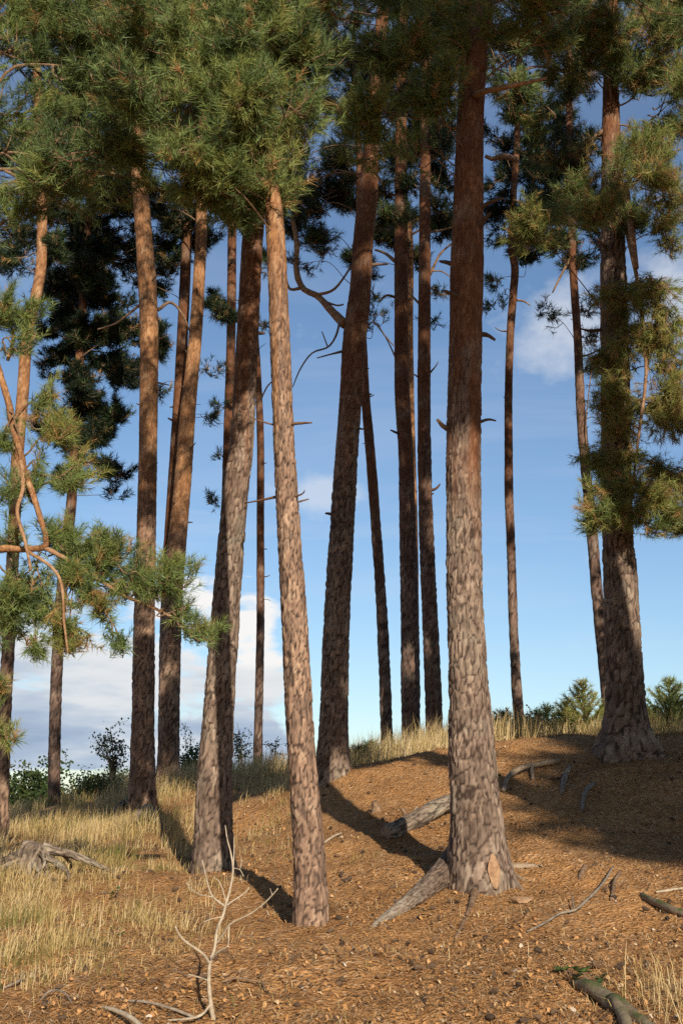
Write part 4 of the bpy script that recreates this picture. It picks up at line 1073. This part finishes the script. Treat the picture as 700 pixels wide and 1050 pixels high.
# small stump with a dark hollow
g = ground_px(386, 833)
sm = MB(); tube(sm, [g + [0, 0, -.03], g + [0, 0, .03], g + [-.02, -.02, .10]], [.055, .045, .028], 12, 12, 0, .3, 3)
tag(sm.build('broken_stub', TWIG, None, True, loc=g), 'small dark broken stub on the bank above the grey log', 'stub')
g = ground_px(535, 925)
fl = MB(); th_ = np.arange(10) / 10 * 6.2832
o1 = np.stack([np.cos(th_) * .075 * (1 + .2 * np.sin(3 * th_)), np.sin(th_) * .05, .02 + .012 * np.cos(th_ * 2)], -1)
v = np.r_[g + o1, g + o1 - [0, 0, .015], [g + [0, 0, .034]], [g]]
j = np.arange(10); j2 = (j + 1) % 10
fl.add(v, np.r_[np.c_[np.full(10, 20), j, j2], np.c_[np.full(10, 21), 10 + j2, 10 + j]], np.c_[j, j2, j2 + 10, j + 10][:, ::-1])
tag(fl.build('bark_piece', PATCHW, None, False, loc=g), 'flat orange flake of bark lying right of the stout trunk foot', 'bark')

# ------------------------------------------------------------------ dead sapling
g = ground_px(219, 1047); Ys = g[1]
sap = thing('dead_sapling', g, 'bare bleached dead sapling standing in the litter at the bottom', 'sapling')
def sap_part(rows, name):
    mb = MB()
    for r_ in rows:
        pts = [P(x, y, Ys + dy) for x, y, w, dy in r_]
        tube(mb, pts, [max(.0018, w * .33 / F_PX * zdepth(p)) for p, (x, y, w, dy) in zip(pts, r_)], 8, len(r_) * 6, 0, .18, int(r_[0][1]))
    mb.build(name, PALEW, sap, True, loc=g)
sap_part([[(220, 1052, 9, 0), (217, 1034, 7, 0), (214.5, 1012, 6.3, 0), (215, 990, 6, 0), (220, 973, 5.2, .02), (223, 953, 5, .04), (229, 938, 4.6, .05), (231.5, 928, 4.2, .06), (236, 911, 3.6, .08), (239, 893, 3.2, .1), (237, 876, 2.6, .12), (233, 860, 2, .14), (231, 846, 1.3, .16)]], 'stem')
for rws in [[[(215, 988, 5, 0), (208, 978, 4.4, -.03), (191, 966, 3.8, -.08), (183, 957, 3.2, -.1), (180, 950, 2.4, -.12)]],
            [[(216, 984, 4, 0), (224, 976, 3.4, -.04), (234.5, 970, 2.2, -.08)]],
            [[(231, 930, 3.4, .06), (218, 919, 3, .02), (213, 906, 2.6, 0), (207.5, 882, 1.8, -.02)], [(219, 920, 2.2, .02), (204, 917, 2, -.04), (196, 911, 1.7, -.06), (191, 906, 1.2, -.08)]],
            [[(231, 930, 2.8, .06), (237, 925, 2.5, .1), (249, 917, 2, .14), (256, 910, 1.3, .16)]],
            [[(222, 968, 3, .03), (229, 958, 2.8, .0), (237, 947, 2.8, -.03), (255, 938, 2.5, -.07), (270, 927, 2.3, -.1), (279, 918, 2, -.12), (285, 911, 1.5, -.13)], [(235, 950, 2, -.02), (234.5, 962, 1.6, -.05), (234, 972, 1.2, -.06)], [(279, 918, 1.5, -.12), (277, 911, 1.2, -.12)]],
            [[(239, 893, 2, .1), (240, 875, 1.6, .13), (240, 858, 1.2, .16)]],
            [[(214.5, 1006, 3, 0), (207, 1003, 2.6, -.03), (193.5, 999, 1.8, -.06)]],
            [[(216, 1030, 3.6, 0), (206, 1041, 4.5, -.05), (190, 1045, 4, -.1), (172, 1046, 2.4, -.14)]],
            [[(229, 940, 2, .05), (218, 942, 1.6, .02), (207, 946, 1.1, 0)]], [[(232, 925, 1.8, .06), (226, 906, 1.5, .1), (219, 899, 1, .12)]],
            [[(239, 890, 1.8, .1), (246, 892, 1.4, .12), (250, 899, 1.1, .13)], [(246, 892, 1.2, .12), (248, 882, 1, .14)]]]:
    sap_part(rws, 'branch')

# ------------------------------------------------------------------ young pines and shrubs on the crest
def young_pine(px, py, h_px, Y, label, tint=.42, wide=.36):
    b = P(px, py, Y); b[2] = float(H(np.array([b[0]]), np.array([b[1]]))[0])
    h = h_px * 1.25 / F_PX * zdepth(b); tint += .06
    root = thing('young_pine', b, label, 'young pine', 'young pines on the crest')
    smb = MB(); top = b + [rng.normal(0, .03), rng.normal(0, .03), h]
    tube(smb, [b - [0, 0, .05], (b + top) / 2 + rng.normal(0, .01, 3), top], [.018, .012, .004], 6, 8)
    smb.build('trunk', TWIG, root, True, loc=b)
    cr = Crown()
    nl = max(4, int(h / .075))
    for q in range(nl):
        f = (q + .3) / nl
        for s_ in range(5):
            a = s_ * 1.2566 + q * .7 + rng.normal(0, .2)
            L = h * wide * (1 - f) * rng.uniform(.7, 1.15) + .04
            S = b + (top - b) * f; E = S + np.array([math.cos(a) * L, math.sin(a) * L, L * rng.uniform(.6, 1.2)])
            tube(cr.mb, [S, (S + E) / 2 - [0, 0, .01], E], [.006, .005, .003], 4, 5, 1)
            m = max(2, int(L / .045)); t_ = np.linspace(.3, 1, m)[:, None]
            cr.p.append(S + (E - S) * t_); cr.a.append(np.tile(norm(E - S), (m, 1)) + rng.normal(0, .15, (m, 3))); cr.t.append(tint + rng.normal(0, .06, m))
    cr.p.append(np.array([top, top - [0, 0, .06]])); cr.a.append(np.array([[0, 0, 1.], [0, 0, 1.]])); cr.t.append(np.array([tint, tint]))
    cr.build(root, 26, .09, .07, .008)
young_pine(599, 754, 46, 15.9, 'pale green young pine left of the big right hand pine, tallest on the crest', .5, .45)
young_pine(686, 752, 44, 15.2, 'bushy green young pine right of the big right hand pine', .42, .5)
young_pine(668, 752, 22, 15.6, 'small young pine close to the right side of the big right hand pine', .42, .5)
young_pine(549, 757, 22, 16.5, 'dark young pine just right of the thin wavy stem', .22, .5)
young_pine(512, 758, 24, 16.6, 'dark young pine just right of the stout trunk', .2, .5)
young_pine(560, 757, 26, 17.2, 'spindly young pine between the dark one and the tallest one', .25, .35)
young_pine(368, 781, 17, 16.6, 'small dark young pine right of the centre pine foot', .2, .5)
young_pine(380, 779, 17, 17.2, 'tiny dark young pine left of the slim leaning stem', .2, .5)
young_pine(578, 757, 20, 17, 'low young pine hugging the left of the tallest young one', .4, .5)
young_pine(583, 757, 30, 16.6, 'pale young pine beside the tallest one, half its height', .5, .4)
young_pine(620, 754, 22, 15.9, 'low young pine at the left foot of the big right hand pine', .45, .5)
young_pine(700, 750, 26, 15.8, 'young pine cut by the right edge of the picture', .5, .5)

def shrub(px, py, h_px, w_px, Y, label, name='shrub', cat='shrub', n_st=9, n_lf=420, lf=.03, tint=.25, dense=False, group='shrubs on the knoll'):
    b = P(px, py, Y); b[2] = float(H(np.array([b[0]]), np.array([b[1]]))[0])
    tp = P(px, py - h_px, Y)
    h = max(.25, tp[2] - b[2]); w = w_px / F_PX * zdepth(b)
    root = thing(name, b, label, cat, group)
    mb = MB(); lmb_ = MB(); lp = []
    for q in range(n_st):
        a = rng.uniform(0, 6.28); ww = w * .5 * rng.uniform(.2, 1.)
        E = b + np.array([math.cos(a) * ww, math.sin(a) * ww, h * rng.uniform(.6, 1.0)])
        M = b + (E - b) * .5 + np.array([-math.cos(a) * ww * .2, -math.sin(a) * ww * .2, h * .08])
        s_ = spline([b + [rng.normal(0, .03), rng.normal(0, .03), -.03], M, E], 9)
        tube(mb, s_, np.linspace(.011, .003, 9), 5, 9)
        for u in range(6):
            k_ = rng.integers(3, 9); e2 = s_[k_] + np.array([rng.normal(0, .14), rng.normal(0, .14), rng.uniform(.02, .2)]) * min(1, h)
            tube(mb, [s_[k_], (s_[k_] + e2) / 2 + [0, 0, .01], e2], [.004, .003, .002], 3, 4)
            m = n_lf // (n_st * 6)
            tt = rng.random((m, 1)); lp.append(s_[k_] * (1 - tt) + e2 * tt + rng.normal(0, .035 if not dense else .09, (m, 3)))
    mb.build('stem', TWIG, root, True, loc=b)
    lp = np.concatenate(lp); m = len(lp)
    e1 = norm(rng.normal(size=(m, 3))) * lf * rng.uniform(.6, 1.1, (m, 1)); e2 = norm(np.cross(e1, rng.normal(size=(m, 3)))) * lf * .38
    v = np.stack([lp - e1 * .5, lp + e2, lp + e1 * .5, lp - e2], 1).reshape(-1, 3)
    lmb_.add(v, None, np.arange(m * 4).reshape(-1, 4), 0, tint=np.repeat(np.clip(tint + rng.normal(0, .14, m), 0, 1), 4))
    lmb_.build('foliage', LEAF, root, False, loc=b)
shrub(116, 812, 68, 44, 20.5, 'leafy birch like shrub against the sky left of the straight orange topped pine', n_st=10, n_lf=720, lf=.05, tint=.25)
shrub(249, 800, 62, 34, 24, 'thin leafy shrub against the sky left of the lone very thin stem', n_st=8, n_lf=480, lf=.05, tint=.25)
shrub(281, 798, 44, 22, 24.5, 'small loose shrub right of the lone very thin stem', n_st=6, n_lf=240, lf=.05, tint=.25)
shrub(198, 800, 36, 34, 23.5, 'low dense green bush between the two left leaning trunks', n_st=10, n_lf=1500, lf=.06, tint=.45, dense=True)
shrub(192, 800, 62, 20, 24.5, 'sparse twiggy shrub just right of the orange right-leaning pine', n_st=5, n_lf=160, lf=.05, tint=.1)
shrub(98, 826, 26, 56, 19.5, 'brown scrubby low bush below the birch like shrub', n_st=16, n_lf=1100, lf=.045, tint=.62, dense=True)
shrub(535, 762, 16, 60, 16.6, 'dull heathery bush along the crest by the thin wavy stem', n_st=16, n_lf=900, lf=.04, tint=.68, dense=True)
shrub(672, 758, 20, 50, 15.4, 'olive heathery bush along the crest behind the big right hand pine', n_st=16, n_lf=900, lf=.04, tint=.62, dense=True)

def bramble(px, py, n, label, s=.03):
    g_ = ground_px(px, py)
    root = thing('bramble', g_, label, 'bramble', 'bramble leaves in the litter')
    mb = MB(); st_ = MB()
    for q in range(n):
        a = rng.uniform(0, 6.28); r_ = rng.uniform(.01, .07); p = g_ + np.array([math.cos(a) * r_, math.sin(a) * r_, rng.uniform(.02, .07)])
        tube(st_, [g_, (g_ + p) / 2 + [0, 0, .02], p], [.002, .002, .0015], 4, 5)
        for k_ in (-1, 0, 1):
            d = np.array([math.cos(a + k_ * 1.1), math.sin(a + k_ * 1.1), rng.normal(.1, .3)]); d = norm(d)
            sdv = norm(np.cross(d, [0, 0, 1])); L = s * rng.uniform(.7, 1.3)
            v = [p, p + d * L * .3 + sdv * L * .32, p + d * L * .7 + sdv * L * .25, p + d * L, p + d * L * .7 - sdv * L * .25, p + d * L * .3 - sdv * L * .32, p + d * L * .5 - [0, 0, L * .12]]
            mb.add(v, [[0, 1, 6], [1, 2, 6], [2, 3, 6], [3, 4, 6], [4, 5, 6], [5, 0, 6]], None, 0, tint=np.clip(rng.normal(.5, .12), 0, 1))
    st_.build('stem', TWIG, root, True, loc=g_)
    mb.build('foliage', LEAF, root, False, loc=g_)
bramble(583, 1004, 5, 'bramble sprig with fresh green leaves at the upper end of the rotten log', .05)
bramble(604, 1012, 8, 'wider bramble leaves growing on top of the rotten log', .04)
bramble(424, 945, 2, 'single green bramble sprig beside the exposed root of the stout trunk', .04)
bramble(115, 962, 5, 'low green bramble sprig in the litter left of the dead sapling', .03)
bramble(121, 922, 5, 'green bramble sprig at the edge of the left grass', .03)

# ------------------------------------------------------------------ far-off wood beyond the knoll
wmb = MB()
WOODLEAF = leaf_material('woodland_leaves', [(0, (.014, .026, .010)), (.5, (.035, .060, .018)), (1, (.10, .10, .03))], .15, .7, .1)
r5 = np.random.default_rng(5)
def far_tree(x, y, h, w, tn, n=520):
    n = int(n * 11)
    zb = -6.0
    c = np.array([x, y, zb + h * .55])
    d = norm(r5.normal(size=(n, 3))) * (r5.random((n, 1)) ** .3)
    lob = 1 + .3 * np.sin(d[:, 0:1] * 5 + x) * np.cos(d[:, 2:3] * 6 + y)
    p = c + d * lob * np.array([w * .5, w * .5, h * .48])
    s = .105
    e1 = norm(r5.normal(size=(n, 3))) * s * r5.uniform(.5, 1.2, (n, 1)); e2 = norm(np.cross(e1, r5.normal(size=(n, 3)))) * s * .7
    v = np.stack([p - e1, p + e2, p + e1, p - e2], 1).reshape(-1, 3)
    wmb.add(v, None, np.arange(n * 4).reshape(-1, 4), 0, tint=np.repeat(np.clip(tn + r5.normal(0, .12, n), 0, 1), 4))
    tube(wmb, [[x, y, zb - .3], [x, y, zb + h * .6]], [.16, .06], 5, 4, 0, tint=.1)
for q in range(44):
    Y = r5.uniform(62, 95); px = r5.uniform(-220, 150)
    hz = 799 + r5.uniform(-3, 13) + .08 * max(0, px - 60)
    top = P(px, hz, Y)
    far_tree(top[0], Y, top[2] + 6.0, r5.uniform(3.6, 6), r5.uniform(.3, .75), 620)
for q in range(60):
    a = r5.uniform(-R(75), R(75)); D = r5.uniform(110, 150)
    far_tree(D * math.sin(a), D * math.cos(a), r5.uniform(6, 7.6), r5.uniform(6, 9), r5.uniform(.2, .6), 120)
tag(wmb.build('distant_woodland', WOODLEAF), 'dark green wood far below the knoll at the left', 'wood', kind='stuff')
# ------------------------------------------------------------------ sun and sky
SUN_AZ = R(14.0)      # the sun stands behind the viewer, this far to the right
SUN_EL = R(24.0)
to_sun = np.array([math.sin(SUN_AZ) * math.cos(SUN_EL), -math.cos(SUN_AZ) * math.cos(SUN_EL), math.sin(SUN_EL)])
sun = bpy.data.lights.new('sun', 'SUN')
sun.energy = 5.0; sun.angle = R(.53); sun.color = (1.0, .88, .72)
so = bpy.data.objects.new('sun', sun)
from mathutils import Vector
so.rotation_euler = Vector(to_sun).to_track_quat('Z', 'Y').to_euler()
so.location = (6, -20, 18)
COL.objects.link(so)

w = bpy.data.worlds.new('World'); scene.world = w
N = NT(w)
sky = N.n('ShaderNodeTexSky', sky_type='NISHITA', sun_disc=False, sun_elevation=SUN_EL, sun_rotation=SUN_ROT, altitude=50, air_density=1.0, dust_density=.3, ozone_density=3.4)
dirv = N.n('ShaderNodeTexCoord').outputs['Generated']
sx = N.n('ShaderNodeSeparateXYZ', {0: dirv})
X, Y_, Z = sx.outputs
az = N.math('ARCTAN2', X, Y_)
el = N.math('ARCSINE', Z)
zc = N.math('ADD', N.math('MAXIMUM', Z, 0.0), .06)
plane = N.n('ShaderNodeCombineXYZ', {0: N.math('DIVIDE', X, zc), 1: N.math('DIVIDE', Y_, zc), 2: 0.0}).outputs[0]
# cumulus bank low in the sky
bv = N.n('ShaderNodeCombineXYZ', {0: N.math('MULTIPLY', az, 11.0), 1: N.math('MULTIPLY', el, 30.0), 2: 3.3}).outputs[0]
bn = N.noise(bv, 1.0, 6, .55, dist=.3)
band = N.math('MULTIPLY', N.rng(el, R(.6), R(2.2)), N.rng(el, R(12.8), R(8.5)))
side = N.rng(az, R(-1.0), R(-3.5))
lowband = N.math('MULTIPLY', N.math('MULTIPLY', N.rng(el, R(.5), R(2.)), N.rng(el, R(7), R(3.))), .55)
bmask = N.math('ADD', N.math('MULTIPLY', band, N.math('MULTIPLY', side, .62)), N.math('MULTIPLY', lowband, .35))
bank = N.rng(N.math('ADD', bn, N.math('MULTIPLY', bmask, .72)), .82, .92)
# thin high wisps
wn = N.noise(N.n('ShaderNodeMapping', {0: plane, 3: (.55, 1.1, 1)}).outputs[0], 1.0, 7, .6, dist=.5)
wisp = N.rng(wn, .48, .82, 0, .32)
# a soft puff to the right
def puff(px, py, ra, re, amt):
    d = norm(ray(px, py)); a0 = math.atan2(d[0], d[1]); e0 = math.asin(d[2])
    r2 = N.math('ADD', N.math('POWER', N.math('DIVIDE', N.math('SUBTRACT', az, a0), ra), 2.0), N.math('POWER', N.math('DIVIDE', N.math('SUBTRACT', el, e0), re), 2.0))
    g = N.math('EXPONENT', N.math('MULTIPLY', r2, -1.0))
    nn_ = N.noise(N.n('ShaderNodeCombineXYZ', {0: N.math('MULTIPLY', az, 22.0), 1: N.math('MULTIPLY', el, 30.0), 2: 1.7}).outputs[0], 1.0, 6, .6)
    return N.rng(N.math('ADD', N.math('MULTIPLY', g, .6), nn_), .62, 1.02, 0, amt)
p1 = puff(572, 340, R(2.6), R(1.9), .55)
p2 = puff(330, 505, R(2.6), R(.8), .5)
p3 = puff(690, 320, R(2.4), R(2.6), .55)
shade = N.noise(N.n('ShaderNodeCombineXYZ', {0: N.math('MULTIPLY', az, 9.0), 1: N.math('MULTIPLY', el, 42.0), 2: 8.1}).outputs[0], 1.0, 5, .5)
topl = N.math('MULTIPLY', N.rng(el, R(4.6), R(7.4)), N.rng(az, R(-12), R(-5), .45, 1.0))
lightk = N.math('ADD', N.math('MULTIPLY', shade, .9), N.math('MULTIPLY', topl, .5), clamp=True)
ccol = N.ramp(lightk, [(.30, (.34, .45, .62)), (.45, (.48, .58, .72)), (.60, (.78, .82, .86)), (.85, (1.0, .99, .97))])
b_sky = N.n('ShaderNodeBackground', {0: sky.outputs[0], 1: SKY_STR})
b_bank = N.n('ShaderNodeBackground', {0: ccol, 1: CLOUD_STR})
b_wisp = N.n('ShaderNodeBackground', {0: C4(.86, .88, .92), 1: CLOUD_STR})
wtot = N.math('MAXIMUM', N.math('MAXIMUM', p1, p2), N.math('MAXIMUM', p3, wisp))
wtot = N.math('MULTIPLY', wtot, N.rng(el, R(4), R(12)))
m1 = N.n('ShaderNodeMixShader', {0: wtot, 1: b_sky.outputs[0], 2: b_wisp.outputs[0]})
m2 = N.n('ShaderNodeMixShader', {0: bank, 1: m1.outputs[0], 2: b_bank.outputs[0]})
N.n('ShaderNodeOutputWorld', {0: m2.outputs[0]})

scene.view_settings.view_transform = 'Standard'
scene.view_settings.look = 'None'
scene.view_settings.exposure = EXPO
scene.view_settings.gamma = 1.0
scene.cycles.max_bounces = 5
scene.cycles.diffuse_bounces = 1
scene.cycles.transmission_bounces = 3
scene.cycles.use_denoising = False
